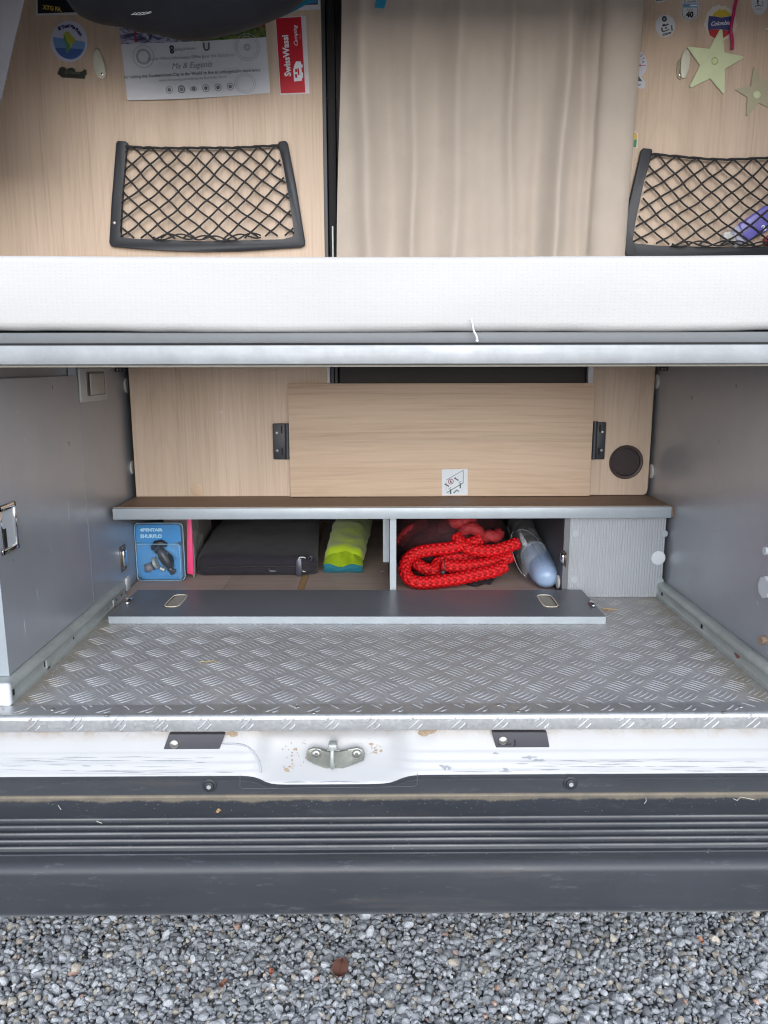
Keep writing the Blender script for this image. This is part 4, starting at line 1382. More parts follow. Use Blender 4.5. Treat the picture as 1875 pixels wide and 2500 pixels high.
# dark doorway between the partitions, behind the curtain: frame post and dim glazing
dw = thing('dark_door_frame', 'black sliding door frame in the gap left of the beige curtain', 'door frame', (0.22, 2.17, ZSH))
bm = newbm(); box(bm, xe + .0002, xe + .0100, YW - .004, YW + .030, 1.2165, 2.56, .001, 1); obj('side_seal', bm, MAT['black_plastic'], dw, smooth=True, autosmooth=40)
bm = newbm(); box(bm, xe + .0120, xe + .0330, YW + .004, YW + .05, 1.2165, 2.56, .003, 2); obj('post', bm, MAT['black_gap'], dw, smooth=True, autosmooth=40)
bm = newbm(); box(bm, xe + .0340, xr - .0150, YW + .030, YW + .036, ZSH, 2.56); obj('dark_pane', bm, MAT['dark_glass'], dw)
bm = newbm(); box(bm, xe + .009, xe + .020, YW + .012, YW + .028, ZSH + .001, 1.2155, .001, 1)
box(bm, xe + .021, xe + .030, YW + .015, YW + .029, ZSH + .001, 1.2155, .001, 1); obj('lower_post', bm, MAT['black_plastic'], dw)
a = PY(810, 552, YW - .004); b = PY(818, 622, YW - .004)
bm = newbm(); box(bm, a.x, a.x + .0045, YW - .0075, YW - .0045, b.z - .02, a.z, .001, 1); obj('post_glint', bm, flat('greenish_glint', (168, 178, 168), .2), dw)  # pale strip painted in as a glint on the post

# hatch board leaning in front
hb = thing('hatch_board', 'loose oak board standing on the cabinet top with black hinges at both ends', 'hatch', (0.17, 2.13, ZSH))
bm = newbm(); box(bm, -0.2470, 0.5925, 2.1270, 2.1435, ZSH + .0015, 1.1660, .0010, 2)
obj('board', bm, MAT['oak_h'], hb, smooth=True, autosmooth=40)
def hinge(x0, x1, y0, y1, flip, steps):
    Yh = 2.1330
    a, b = PY(x0, y1, Yh), PY(x1, y0, Yh)
    w = b.x - a.x; h = b.z - a.z
    bm = newbm()
    box(bm, a.x, b.x, Yh, YW - .0003, a.z, b.z, .0025, 2)
    hi = obj('hinge', bm, MAT['black_plastic'], hb, smooth=True, autosmooth=40)
    bm = newbm()
    k = (0.62, 1.04) if not flip else (-0.04, 0.38)
    tube(bm, [Vector((a.x + w * (.83 if not flip else .17), Yh - .0010, a.z + .001)), Vector((a.x + w * (.83 if not flip else .17), Yh - .0010, b.z - .001 + (0.004 if flip else 0)))], .0068, 14)
    obj('knuckle', bm, MAT['black_plastic'], hi, smooth=True, autosmooth=50)
    for zz in (a.z + h * .12, a.z + h * .74):
        xx = a.x + w * (.47 if not flip else .48)
        bm = newbm(); box(bm, xx, xx + .0045, Yh - .0011, Yh - .0001, zz, zz + h * .20)
        obj('groove', bm, MAT['black_gap'], hi)
    for zz in (a.z + h * .25, a.z + h * .74):
        xx = a.x + w * (.23 if not flip else .74)
        bm = newbm(); dome(bm, (xx, Yh - .0001, zz), (0, -1, 0), .0042, .0022, 14, 4)
        obj('screw', bm, MAT['screw'], hi, smooth=True)
hinge(667.5, 708, 1034, 1122, False, 0)
hinge(1443, 1481, 1031, 1122, True, 0)

# ================================================================== bed
bed = thing('bed_frame', 'aluminium edged bed base with a pale grey board spanning the van', 'bed', (0.03, 1.33, 1.218))
BX0, BX1 = SHX0 + .001, SHX1 - .001
bm = newbm()
box(bm, BX0, BX1, 1.3300, 1.3480, 1.2185, 1.2505, .0016, 3)
rf = obj('front_rail', bm, MAT['rail_front'], bed, smooth=True, autosmooth=40)
bm = newbm(); box(bm, BX0, BX1, 1.3480, 1.3900, 1.2140, 1.2182, .0008, 1); obj('lower_flange', bm, flat('cream_flange', (176, 172, 160)), bed)
bm = newbm(); box(bm, BX0, BX1, 1.3400, 1.3480, 1.2507, 1.2535); obj('shadow_gap', bm, MAT['black_gap'], bed)
bm = newbm(); box(bm, BX0, BX1, 1.3420, 2.1000, 1.2537, 1.2720, .0020, 2); obj('bed_board', bm, flat('pale_grey_bed_board', (106, 109, 112), .5), bed, smooth=True, autosmooth=40)
bm = newbm(); box(bm, BX0, BX1, 1.3482, 2.1000, 1.2190, 1.2500); obj('slat_base', bm, flat('bed_underside', (120, 116, 110)), bed)
bm = newbm(); box(bm, BX0 + .03, BX1 - .03, 2.1005, 2.1440, 1.2135, 1.2190, .0008, 1); obj('rear_ledge', bm, flat('cream_flange', (176, 172, 160)), bed)
# fixing brackets near the partition
for px0, px1, X, sg in ((279, 318, XL - .0022, 1), (1596, 1632, XR, -1)):
    a = PX(px0 if sg > 0 else px1, 900, X)
    b_ = PX(px1 - 10 if sg > 0 else px0 + 6, 900, X)
    bm = newbm(); x0_, x1_ = sorted((X + sg * .0002, X + sg * .005))
    y0_, y1_ = sorted((a.y, min(b_.y, 2.13)))
    box(bm, x0_, x1_, y0_, y1_, 1.1990, 1.2178, .0008, 1)
    box(bm, min(X, X + sg * .045), max(X, X + sg * .045), y1_ - .02, y1_ - .005, 1.2100, 1.2134, .0006, 1)
    bk = obj('bracket', bm, MAT['black_plastic'], bed)
    for yy in (y0_ + .008, y0_ + .03):
        bm = newbm(); dome(bm, (X + sg * .0052, yy, 1.2045), (sg, 0, 0), .0028, .0014, 10, 3)
        obj('screw', bm, MAT['screw'], bk)

# mattress
def matt_prof():
    P = []
    y0, z0, z1 = 1.330, 1.2765, 1.3975
    r = .022
    P.append((1.42, z0))
    P.append((y0 + .020, z0 + .0005))
    for i in range(9):
        a = -math.pi / 2 - (math.pi / 2) * i / 8
        P.append((y0 + .016 + .016 * math.cos(a) , z0 + .017 + .0165 * math.sin(a)))
    for k in (.25, .45, .65, .8):
        P.append((y0 - .003 * math.sin(k * math.pi), z0 + .0165 + (z1 - z0 - .0165 - .012) * k))
    for i in range(7):
        a = math.pi - (math.pi / 2) * i / 6
        P.append((y0 + .012 + .012 * math.cos(a), z1 - .012 + .012 * math.sin(a)))
    P += [(1.40, z1 + .002), (1.6, z1 + .004), (2.0, z1 + .003), (2.075, z1 - .001), (2.090, z1 - .02), (2.090, z0)]
    return P
bm = newbm()
mp = matt_prof(); nx = 300
rows = []
for i in range(nx + 1):
    x = BX0 + .004 + (BX1 - BX0 - .008) * i / nx
    row = []
    for y, z in mp:
        k = max(0, min(1, (1.33 - z) / .06))
        dz = (mnoise.noise(Vector((x * 3.0, 0, 0))) * .0022 + mnoise.noise(Vector((x * 14, 2, 0))) * .0009) * k
        dz *= 1.5
        dz -= .0055 * (1 - min(1, abs(x - .03) / .75) ** 2) * (1 if z < 1.31 else .55)
        dy = mnoise.noise(Vector((x * 4, z * 10, 1))) * .0065 if y < 1.36 else 0
        top = max(0, (z - 1.38) / .02)
        row.append(bm.verts.new((x, y + dy, z + (max(dz, 1.2723 - z) if y < 1.4 else 0) + top * mnoise.noise(Vector((x * 2, 7, 0))) * .002)))
    rows.append(row)
for i in range(nx):
    for j in range(len(mp) - 1):
        bm.faces.new([rows[i][j], rows[i + 1][j], rows[i + 1][j + 1], rows[i][j + 1]])
    bm.faces.new([rows[i][-1], rows[i + 1][-1], rows[i + 1][0], rows[i][0]])
bm.faces.new(rows[0]); bm.faces.new(list(reversed(rows[-1])))
mt = obj('mattress', bm, MAT['mattress'], None, smooth=True, autosmooth=70, label='thick white mattress with a dimpled cover lying on the bed base', cat='mattress')
bm = newbm()
pts = catmull([PY(1151, 778, 1.3230), PY(1154, 793, 1.3225), PY(1157, 808, 1.3225), PY(1163, 820, 1.3230), PY(1165, 832, 1.3270)], 5)
tube(bm, pts, [.0012 + .0010 * (i / len(pts)) ** 2 for i in range(len(pts))], 7)
crumb(bm, pts[-1], .0032)
obj('loose_thread', bm, flat('white_thread', (235, 235, 238)), mt, smooth=True)

# ================================================================== curtain
def lerp(a, b, t): return a + (b - a) * t
def curtain():
    Yc = 2.112
    def X(px0, px1, z):      # straight line through frame columns at the top and at the mattress
        a, b = PY(px0, 0, Yc), PY(px1, 620, Yc)
        t = (z - a.z) / (b.z - a.z)
        return a.x + (b.x - a.x) * t
    # ridge: column top, column bottom, height, width
    ridges = [(884, 902, .012, .026), (1008, 1010, .008, .017), (1126, 1106, .012, .021), (1252, 1244, .008, .016), (1388, 1350, .015, .022), (1330, 1300, -.007, .02), (1440, 1412, -.010, .018), (1066, 1060, -.006, .024), (948, 955, -.006, .024), (1190, 1180, -.005, .02)]
    rnd = random.Random(4)
    z0, z1 = 1.398, 2.46
    nu, nv = 300, 110
    def y_at(x, z, u):
        y = Yc
        for k, (a, b, h, w) in enumerate(ridges):
            zz = z
            c = X(a, b, z) + .0035 * math.sin(zz * 6 + k * 2.1) + .0025 * math.sin(zz * 15 + k)
            hh = h * 1.95 * (1 + .30 * math.sin(zz * 4.3 + k * 1.7))
            d = (x - c) / w
            y -= hh * math.exp(-abs(d) ** 1.9)
        # the rolled edge at the right
        c = X(1522, 1478, z); d = (x - c) / .050
        if abs(d) < 1: y -= .034 * math.sqrt(max(0, 1 - d * d)) ** 0.8
        y -= .0020 * mnoise.noise(Vector((x * 16, z * 5, 0))) + .0012 * mnoise.noise(Vector((x * 40, z * 9, 4)))
        # gathers that begin above the frame
        y -= .004 * math.sin(x * 70 + z * 2) * max(0, (z - 1.95) / .5)
        return y
    def f(u, v):
        z = lerp(z0, z1, v)
        xl = X(832, 824, z) + .0025 * math.sin(z * 7); xr_ = X(1573, 1521, z) + .0015 * math.sin(z * 9 + 1)
        x = lerp(xl, xr_, u)
        return Vector((x, y_at(x, z, u), z))
    bm = newbm(); grid(bm, f, nu, nv, thick=(0, .0012, 0))
    # hem turned back at the left edge
    c = obj('curtain', bm, MAT['curtain'], None, smooth=True, autosmooth=75, label='beige cloth curtain hanging in soft folds between the two oak panels', cat='curtain')
    return c, f
cur, curf = curtain()
bm = newbm(); box(bm, -0.11, 0.72, 2.10, 2.12, 2.445, 2.475, .004, 2)
rod = obj('curtain_track', bm, MAT['white_plastic'], None, smooth=True, label='white curtain track fixed between the oak panels', cat='curtain track')
bm = newbm()
prism(bm, [PY(x, y, 2.085) for x, y in ((919, -20), (949, -20), (938, 21), (915, 18))], (0, .001, 0))
obj('blue_tag', bm, MAT['blue_tag'], None, label='small blue cloth tag hanging over the top of the curtain', cat='tag')

# grey cloth hanging at the far left
def gc(u, v):
    Yg = 1.78
    z = lerp(1.70, 2.50, v)
    a, b = PY(66, 0, Yg), PY(2, 258, Yg)
    t = (z - b.z) / (a.z - b.z)
    xr_ = b.x + (a.x - b.x) * t if t > -.3 else b.x - .3 * (a.x - b.x)
    x = lerp(SHX0 + .004, xr_, u)
    return Vector((x, Yg + .012 * math.sin(u * 9 + z * 4) + .004 * mnoise.noise(Vector((x * 20, z * 8, 0))), z))
bm = newbm(); grid(bm, gc, 30, 40, thick=(0, .0015, 0))
obj('grey_cloth', bm, MAT['grey_cloth'], None, smooth=True, autosmooth=70, label='dark grey cloth hanging down slantwise at the far left edge', cat='cloth')

# ================================================================== black bag hanging from the roof
YB = 1.80
low = [(90, -80), (128, -48), (152, -18), (168, 8), (190, 34), (238, 53), (288, 60), (330, 72), (385, 81), (431, 92), (491, 91), (566, 76), (636, 54), (672, 40), (706, 24), (735, 2), (770, -30), (800, -70)]
low = [(PY(x, y, YB)) for x, y in low]
curve = catmull(low, 6)
def bag(u, v):
    # u along the belly line, v around the cross section
    k = u * (len(curve) - 1); i = min(int(k), len(curve) - 2); p = curve[i].lerp(curve[i + 1], k - i)
    top = 2.33
    hz = top - p.z
    e = math.sin(min(1, max(0, u)) * math.pi) ** 0.45
    a = 2 * math.pi * v
    yy = YB + .145 * e * math.sin(a) * (1 - 0.10 * math.cos(a))
    zz = p.z + hz * (1 - math.cos(a)) / 2
    n = mnoise.noise(Vector((p.x * 9, a * 1.2, 3))) * .018 * e + .006 * math.sin(p.x * 14 + zz * 60 + 3 * mnoise.noise(Vector((p.x * 5, zz * 6, 0)))) * e + mnoise.noise(Vector((p.x * 26, zz * 26, 1))) * .0030
    if zz - p.z < .004: n = 0
    return Vector((p.x + .02 * (zz - p.z), yy - n * math.sin(a), zz))
bm = newbm()
nu, nv = 110, 64
V = [[bm.verts.new(bag(i / nu, j / nv)) for j in range(nv)] for i in range(nu + 1)]
for i in range(nu):
    for j in range(nv): bm.faces.new([V[i][j], V[i + 1][j], V[i + 1][(j + 1) % nv], V[i][(j + 1) % nv]])
bm.faces.new(V[0]); bm.faces.new(V[-1])
hbag = thing('hanging_bag', 'bulging black cloth bag with a teal edge hanging in front of the posters', 'bag', (PY(430, 90, YB).x, YB, curve[50].z))
obj('bag_body', bm, MAT['bag_black'], hbag, smooth=True)
bm = newbm()
pipe = catmull([PY(x, y, YB + .035) for x, y in ((644, 54), (672, 47), (700, 36), (728, 22), (756, 6), (776, -12), (800, -40))], 6)
a_, b_ = [], []
for i, p in enumerate(pipe):
    w = .0145 * min(1, i / 10 + .05)
    a_.append(bm.verts.new(p)); b_.append(bm.verts.new(p + Vector((-w * .45, -.004, w))))
for i in range(len(pipe) - 1): bm.faces.new([a_[i], a_[i + 1], b_[i + 1], b_[i]])
r_ = bmesh.ops.solidify(bm, geom=list(bm.faces), thickness=.0025)
obj('teal_edge', bm, MAT['teal'], hbag, smooth=True, autosmooth=60)
for px in (170, 690):
    x = PY(px, 0, YB).x
    bm = newbm(); box(bm, x - .012, x + .012, YB - .0015, YB + .0015, 2.28, 2.5615)
    obj('strap', bm, MAT['bag_black'], hbag)

bm = newbm()
for k_ in range(5):
    tube(bm, catmull([PY(322 + 9 * k_, 36 - k_ * .6, YB - .146), PY(330 + 9 * k_, 31 - k_ * .6, YB - .146), PY(334 + 9 * k_, 34 - k_, YB - .146)], 4), .0006, 5)
tube(bm, catmull([PY(320, 35, YB - .146), PY(345, 36, YB - .146), PY(368, 31, YB - .146)], 4), .0006, 5)
obj('printed_mark', bm, flat('grey_ink', (120, 122, 128)), hbag)

# ================================================================== storage nets
def net(label, outline, inner, nu_c, nv_c, top_sag, bot_sag, screw_px=None):
    t = thing('storage_net', label, 'net', tuple(PY(sum(p[0] for p in inner) / 4, max(p[1] for p in inner), YW)), 'black nets fixed to the oak panels')
    Yf = YW - .0150
    bm = newbm(); prism(bm, [PY(x, y, Yf) for x, y in outline], (0, .0145, 0), bev=.0022)
    fr = obj('frame', bm, MAT['net_frame'], t, smooth=True, autosmooth=50)
    if screw_px:
        bm = newbm(); dome(bm, PY(*screw_px, Yf) + Vector((0, -.0001, 0)), (0, -1, 0), .0042, .0015, 14, 3)
        obj('screw', bm, MAT['screw'], fr, smooth=True)
    TL, TR, BR, BL = inner
    rnd = random.Random(len(label))
    ph = rnd.uniform(0, 6)
    def P(u, v, wob=1.0):
        x = (1 - v) * ((1 - u) * TL[0] + u * TR[0]) + v * ((1 - u) * BL[0] + u * BR[0])
        y = (1 - v) * ((1 - u) * TL[1] + u * TR[1]) + v * ((1 - u) * BL[1] + u * BR[1])
        y += math.sin(u * math.pi) * ((1 - v) * top_sag + v * bot_sag + 13 * v * (1 - v))
        x += wob * 1.8 * math.sin(u * 17 + v * 9 + ph); y += wob * 1.5 * math.sin(u * 13 - v * 11 + ph)
        yy = Yf + .002 - .016 * math.sin(u * math.pi) * (0.25 + 0.75 * v)
        return PY(x, y, yy)
    def cordobj(fn, a, b, n, r, name='cord'):
        pts = [fn(a + (b - a) * i / n) for i in range(n + 1)]
        bm = newbm(); tube(bm, pts, r, 6)
        obj(name, bm, MAT['cord'], t, smooth=True)
    cordobj(lambda s: P(s, 0, .4) + Vector((0, 0, -.001 + .0016 * abs(math.sin(s * nu_c * math.pi)))), -0.005, 1.005, 60, .0030, 'top_elastic')
    cordobj(lambda s: P(s, 0, .4) + Vector((0, -.002, .0015 * math.sin(s * nu_c * 2 * math.pi))), -0.005, 1.005, 90, .0020, 'top_elastic')
    for fam in (1, -1):
        ks = range(-int(nv_c) - 2, int(nu_c + nv_c) + 2)
        for k in ks:
            k2 = k + .35
            # U - fam*V = k2
            lo, hi = 0.0, nv_c
            # U = k2 + fam * V in [0, nu_c]
            if fam > 0: lo, hi = max(lo, -k2), min(hi, nu_c - k2)
            else: lo, hi = max(lo, k2 - nu_c), min(hi, k2)
            if hi - lo < .12: continue
            off = .0012 * fam
            def f(V, k2=k2, fam=fam):
                U = k2 + fam * V
                # slack near the crossings gives the cords their soft corners
                U2 = U + .022 * math.sin(2 * math.pi * V) * fam
                return P(min(1, max(0, U2 / nu_c)), V / nv_c) + Vector((0, off, 0))
            cordobj(f, lo, hi, max(6, int((hi - lo) * 7)), .00235)
    # sagging loose cord along the bottom edge
    for q_ in range(2):
        cordobj(lambda s: P(.2 + .6 * s, .985 + .03 * math.sin(s * 19 + q_ * 2), 1.5) + Vector((0, -.003, 0)), 0, 1, 40, .0020, 'slack_cord')
    return t
net('black net pocket left of the curtain, empty, with a silver screw in its frame',
    [(283, 348), (287, 343), (308, 345), (311, 350), (307, 372), (299, 460), (291, 566), (297, 581), (330, 583), (500, 589), (690, 584), (714, 580), (721, 570), (708, 500), (690, 395), (678, 352), (681, 345), (697, 343), (702, 348), (722, 450), (744, 588), (744, 598), (735, 603), (600, 612), (500, 614), (400, 611), (310, 605), (270, 601), (266, 592), (273, 480)],
    [(309, 359), (679, 356), (721, 574), (292, 578)], 8.5, 5.3, 4, 8, (279, 544))
net('black net pocket right of the curtain holding a purple bottle',
    [(1567, 366), (1571, 361), (1591, 363), (1594, 368), (1589, 388), (1571, 450), (1551, 545), (1543, 585), (1548, 596), (1600, 599), (1700, 602), (1800, 603), (1960, 600), (2003, 594), (2011, 582), (2004, 450), (1996, 368), (1998, 360), (2018, 360), (2023, 366), (2030, 480), (2037, 600), (2028, 622), (1900, 632), (1700, 634), (1560, 630), (1527, 622), (1526, 540)],
    [(1592, 376), (1997, 372), (2010, 590), (1545, 592)], 8.8, 5.3, 15, 8)

pb = thing('purple_bottle', 'purple lotion bottle with a clear cap lying in the net pocket', 'bottle', tuple(PY(1850, 570, YW - .02)))
def local_axis_bottle():
    a = PY(1812, 574, YW - .012); b = PY(1905, 512, YW - .012)
    d = (b - a).normalized(); L = (b - a).length; s = Vector((0, 1, 0)).cross(d)
    return a, d, L, s
a_, d_, L_, s_ = local_axis_bottle()
def flatsolid(pts2, th, bev):
    bm = newbm(); prism(bm, [a_ + d_ * x + s_ * y + Vector((0, th / 2 - .0, 0)) for x, y in pts2], (0, -th, 0), bev=bev); return bm
obj('body', flatsolid([(0.002, -.030), (L_ * 1.6, -.034), (L_ * 1.7, 0), (L_ * 1.6, .034), (0.004, .024), (-.004, .0)], .018, .005), simple('violet_bottle', srgb(104, 98, 176), .3), pb, smooth=True, autosmooth=60)
obj('shoulder', flatsolid([(-.022, -.026), (.0015, -.0305), (.0015, .0245), (-.020, .020)], .016, .004), clear_mat('pale_violet_clear', (.62, .62, .80), .75, .15), pb, smooth=True, autosmooth=60)
obj('cap', flatsolid([(-.050, -.026), (-.038, -.034), (-.0225, -.027), (-.0205, .016), (-.030, .020), (-.048, -.012)], .015, .004), clear_mat('clear_cap', (.72, .72, .70), .6, .12), pb, smooth=True, autosmooth=60)
bm = newbm(); text_bm(bm, 'S', a_ + d_ * .052 + s_ * .014 + Vector((0, -.0097, 0)), d_, s_, .022, bold=.0004); obj('lettering', bm, flat('white_print', (225, 228, 235)), pb)
bm = newbm(); prism(bm, [PY(x, y, YW - .004) for x, y in ((1861, 584), (1880, 570), (1900, 576), (1900, 600), (1864, 600))], (0, -.008, 0), bev=.002)
obj('red_packet', bm, flat('red_wrapper', (170, 36, 48)), None, smooth=True, autosmooth=50, label='red wrapper tucked behind the net under the purple bottle', cat='packet')

# ================================================================== posters, papers, stickers
YP = YW
def sheet(name, label, cat, pts, mat, lift=.0006, th=.0005, group=None):
    t = thing(name, label, cat, tuple(PY(sum(p[0] for p in pts) / len(pts), max(p[1] for p in pts), YP)), group)
    bm = newbm(); prism(bm, [PY(x, y, YP - lift) for x, y in pts], (0, th, 0)); obj('backing', bm, mat, t)
    return t
def layer(t, name, pts, mat, lift):
    bm = newbm(); flatpoly(bm, [PY(x, y, YP - lift) for x, y in pts]); return obj(name, bm, mat, t)
def ring(t, name, cx, cy, r0, r1, mat, lift, ry=1.0, n=28, a0=0, a1=2 * math.pi, parent=None):
    bm = newbm(); A, B = [], []
    for i in range(n + 1):
        a = a0 + (a1 - a0) * i / n
        A.append(bm.verts.new(PY(cx + r0 * math.cos(a), cy + r0 * ry * math.sin(a), YP - lift))); B.append(bm.verts.new(PY(cx + r1 * math.cos(a), cy + r1 * ry * math.sin(a), YP - lift)))
    for i in range(n): bm.faces.new([A[i], A[i + 1], B[i + 1], B[i]])
    return obj(name, bm, mat, t)
def circ(cx, cy, rx, ry, n=36): return [(cx + rx * math.cos(2 * math.pi * i / n), cy + ry * math.sin(2 * math.pi * i / n)) for i in range(n)]
INK = flat('grey_print', (146, 148, 156)); DINK = flat('dark_print', (48, 50, 58)); WPR = MAT['paper']

po = sheet('poster', 'black poster with a white border and yellow bubble letters, mostly behind the hanging bag', 'poster', [(83, -280), (778, -280), (782, 23), (88, 38)], flat('poster_white', (205, 205, 210)))
layer(po, 'black_field', [(88, -275), (773, -275), (776, 11), (92, 33)], flat('poster_black', (26, 30, 38)), .0009)
layer(po, 'blue_corner', [(560, -275), (773, -275), (775, 8), (640, 14)], flat('poster_blue', (60, 120, 160)), .0012)
text_px(po, 'lettering', 'XTG FA.', 128, 21, 10.5, YP - .0014, flat('poster_yellow', (206, 178, 76)), ang=-.13, bold=.0006, sx=.92)

ce = thing('certificate', 'white printed certificate sheet with a colour photo strip along its top, slightly curled', 'certificate', tuple(PY(480, 245, YP)))
def cert(u, v, lift=0.0):
    T0, T1, B1, B0 = (286, 22), (644, 8), (660, 227), (311, 245)
    x = (1 - v) * ((1 - u) * T0[0] + u * T1[0]) + v * ((1 - u) * B0[0] + u * B1[0])
    y = (1 - v) * ((1 - u) * T0[1] + u * T1[1]) + v * ((1 - u) * B0[1] + u * B1[1])
    y += 3.0 * math.sin(u * math.pi) * v
    yy = YP - .0012 - lift - .004 * math.sin(u * math.pi * 1.3) ** 2 * v - .006 * max(0, v - .85) / .15 * (1 - u)
    return PY(x, y, yy)
bm = newbm(); grid(bm, lambda u, v: cert(u, v), 30, 20, thick=(0, .0003, 0))
obj('sheet', bm, MAT['paper'], ce, smooth=True, autosmooth=60)
def photomat(name, stops, scale, st=(1, 1, 1)):
    t = NT(name); t.set(Base_Color=t.ramp(t.noise(scale, t.mapped(st), 4, .6, .6), stops), Roughness=.5); return t.m
pm1 = photomat('printed_photo_left', [(.38, (*srgb(60, 62, 88), 1)), (.46, (*srgb(120, 120, 150), 1)), (.54, (*srgb(190, 190, 205), 1)), (.62, (*srgb(96, 96, 130), 1))], 26, (1, 1, 2.5))
pm2 = photomat('printed_photo_right', [(.36, (*srgb(36, 60, 34), 1)), (.52, (*srgb(82, 104, 54), 1)), (.62, (*srgb(120, 122, 70), 1))], 60)
vph = .385
bm = newbm(); grid(bm, lambda u, v: cert(u * .5, v * vph, .0005), 14, 8); obj('photo_strip', bm, pm1, ce, smooth=True)
bm = newbm(); grid(bm, lambda u, v: cert(.5 + u * .5, v * vph * (1 - .02 * u), .0005), 14, 8); obj('photo_strip', bm, pm2, ce, smooth=True)
def cpoly(name, uvs, mat, lift=.0008):
    bm = newbm(); flatpoly(bm, [cert(u, v, lift) for u, v in uvs]); return obj(name, bm, mat, ce)
cpoly('red_leg', [(.095, .22), (.115, .21), (.110, .32), (.120, .365), (.095, .37), (.098, .30)], flat('photo_red', (150, 52, 62)))
cpoly('red_leg', [(.150, .20), (.172, .19), (.150, .29), (.135, .25)], flat('photo_red', (150, 52, 62)))
cpoly('blue_leg', [(.205, .22), (.222, .22), (.215, .32), (.190, .36), (.200, .30)], flat('photo_navy', (56, 62, 110)))
cpoly('flower_band', [(.78, .20), (.84, .15), (.92, .13), (.99, .12), (.995, .25), (.93, .27), (.86, .25), (.80, .27)], photomat('red_flowers', [(.4, (*srgb(120, 40, 50), 1)), (.6, (*srgb(170, 70, 80), 1))], 80))
def ctext(s, u, v, h, bold=0.0, mat=INK, sx=1.0, shear=0):
    O = cert(u, v, .0009); R = (cert(u + .02, v, .0009) - cert(u - .02, v, .0009)); R.y = 0; R.normalize()
    U_ = Vector((-R.z, 0, R.x)); 
    bm = newbm(); text_bm(bm, s, O + Vector((0, -.001, 0)), R, U_, h, bold=bold, sx=sx, shear=shear); obj('lettering', bm, mat, ce)
ctext('Tourist World Information Office gives this diploma to', .47, .555, .0105, sx=.95)
ctext('Ma & Eugenia', .47, .645, .019, shear=.35, mat=flat('pen_grey', (150, 152, 160)))
ctext('for visiting the Southernmost City in the World to live an unforgettable experience', .47, .735, .0105, bold=.0001, sx=.98, mat=flat('mid_print', (96, 98, 106)))
ctext('thanks for coming and enjoying the End of the World', .47, .79, .0080)
ctext('U', .585, .455, .026, bold=.0009, mat=flat('mid_print', (96, 98, 106)))
ctext('Ushuaia', .47, .462, .0090); ctext('TURISMO', .385, .470, .0085)
def cring(u, v, r, w, mat, n=24, el=1.0):
    O = cert(u, v, .0010) + Vector((0, -.001, 0)); bm = newbm(); A, B = [], []
    for i in range(n):
        a = 2 * math.pi * i / n
        A.append(bm.verts.new(O + Vector((r * math.cos(a), 0, r * el * math.sin(a))))); B.append(bm.verts.new(O + Vector(((r - w) * math.cos(a), 0, (r - w) * el * math.sin(a)))))
    for i in range(n): bm.faces.new([A[i], A[(i + 1) % n], B[(i + 1) % n], B[i]])
    obj('stamp', bm, mat, ce)
lightink = flat('faint_stamp', (168, 170, 178)); mid = flat('mid_print', (96, 98, 106))
cring(.145, .53, .0185, .0050, flat('stamp_grey', (160, 162, 170))); cring(.145, .53, .0270, .0015, lightink)
cring(.865, .48, .0320, .0012, lightink); cring(.865, .48, .0260, .0010, lightink); cring(.865, .48, .0080, .0045, lightink)
cring(.83, .875, .0270, .0014, lightink, el=.85); cring(.83, .875, .0215, .0010, lightink, el=.85)
for k, u in enumerate((.30, .385, .47, .555, .64, .725)):
    cring(u, .90, .0092, .0022, flat('stamp_grey', (160, 162, 170)) if k != 1 else mid, el=.7 if k == 2 else 1); cring(u, .90, .0042, .0030, mid)
cring(.345, .445, .0058, .0040, DINK); cring(.345, .485, .0052, .0036, DINK)

rs = sheet('red_sticker', 'red upright camping sticker with white sideways lettering and a camper drawing', 'sticker', [(671, 42), (746, 38), (756, 228), (684, 232)], flat('sticker_white', (212, 206, 210)))
layer(rs, 'red_field', [(673.5, 45), (735, 41), (745.5, 226), (685.5, 228)], flat('sticker_red', (188, 26, 44)), .0009)
text_px(rs, 'lettering', 'SwissWassi', 700, 136, 16.5, YP - .0012, flat('white_print', (225, 228, 235)), ang=math.pi / 2 + .055, bold=.0008, sx=.93)
text_px(rs, 'lettering', 'Camping', 721.5, 88, 10, YP - .0012, flat('white_print', (225, 228, 235)), ang=math.pi / 2 + .05, shear=.35, sx=1.0, bold=.0001)
text_px(rs, 'lettering', 'PERU', 733, 88, 4.5, YP - .0012, flat('pale_red_print', (214, 110, 120)), ang=math.pi / 2 + .05)
layer(rs, 'camper_drawing', [(718, 199), (716, 170), (719, 158), (723, 150), (734, 150), (736, 157), (739, 158), (739, 164), (736, 165), (737, 176), (740, 178), (740, 190), (737, 191), (737, 197)], flat('white_print', (225, 228, 235)), .0013)
for pts in ([(721, 190), (720, 181), (725, 181), (726, 190)], [(721, 176), (720, 169), (725, 168), (726, 176)], [(727, 183), (726, 167), (730, 167), (731, 183)]):
    layer(rs, 'drawn_window', pts, flat('sticker_red', (188, 26, 44)), .0016)

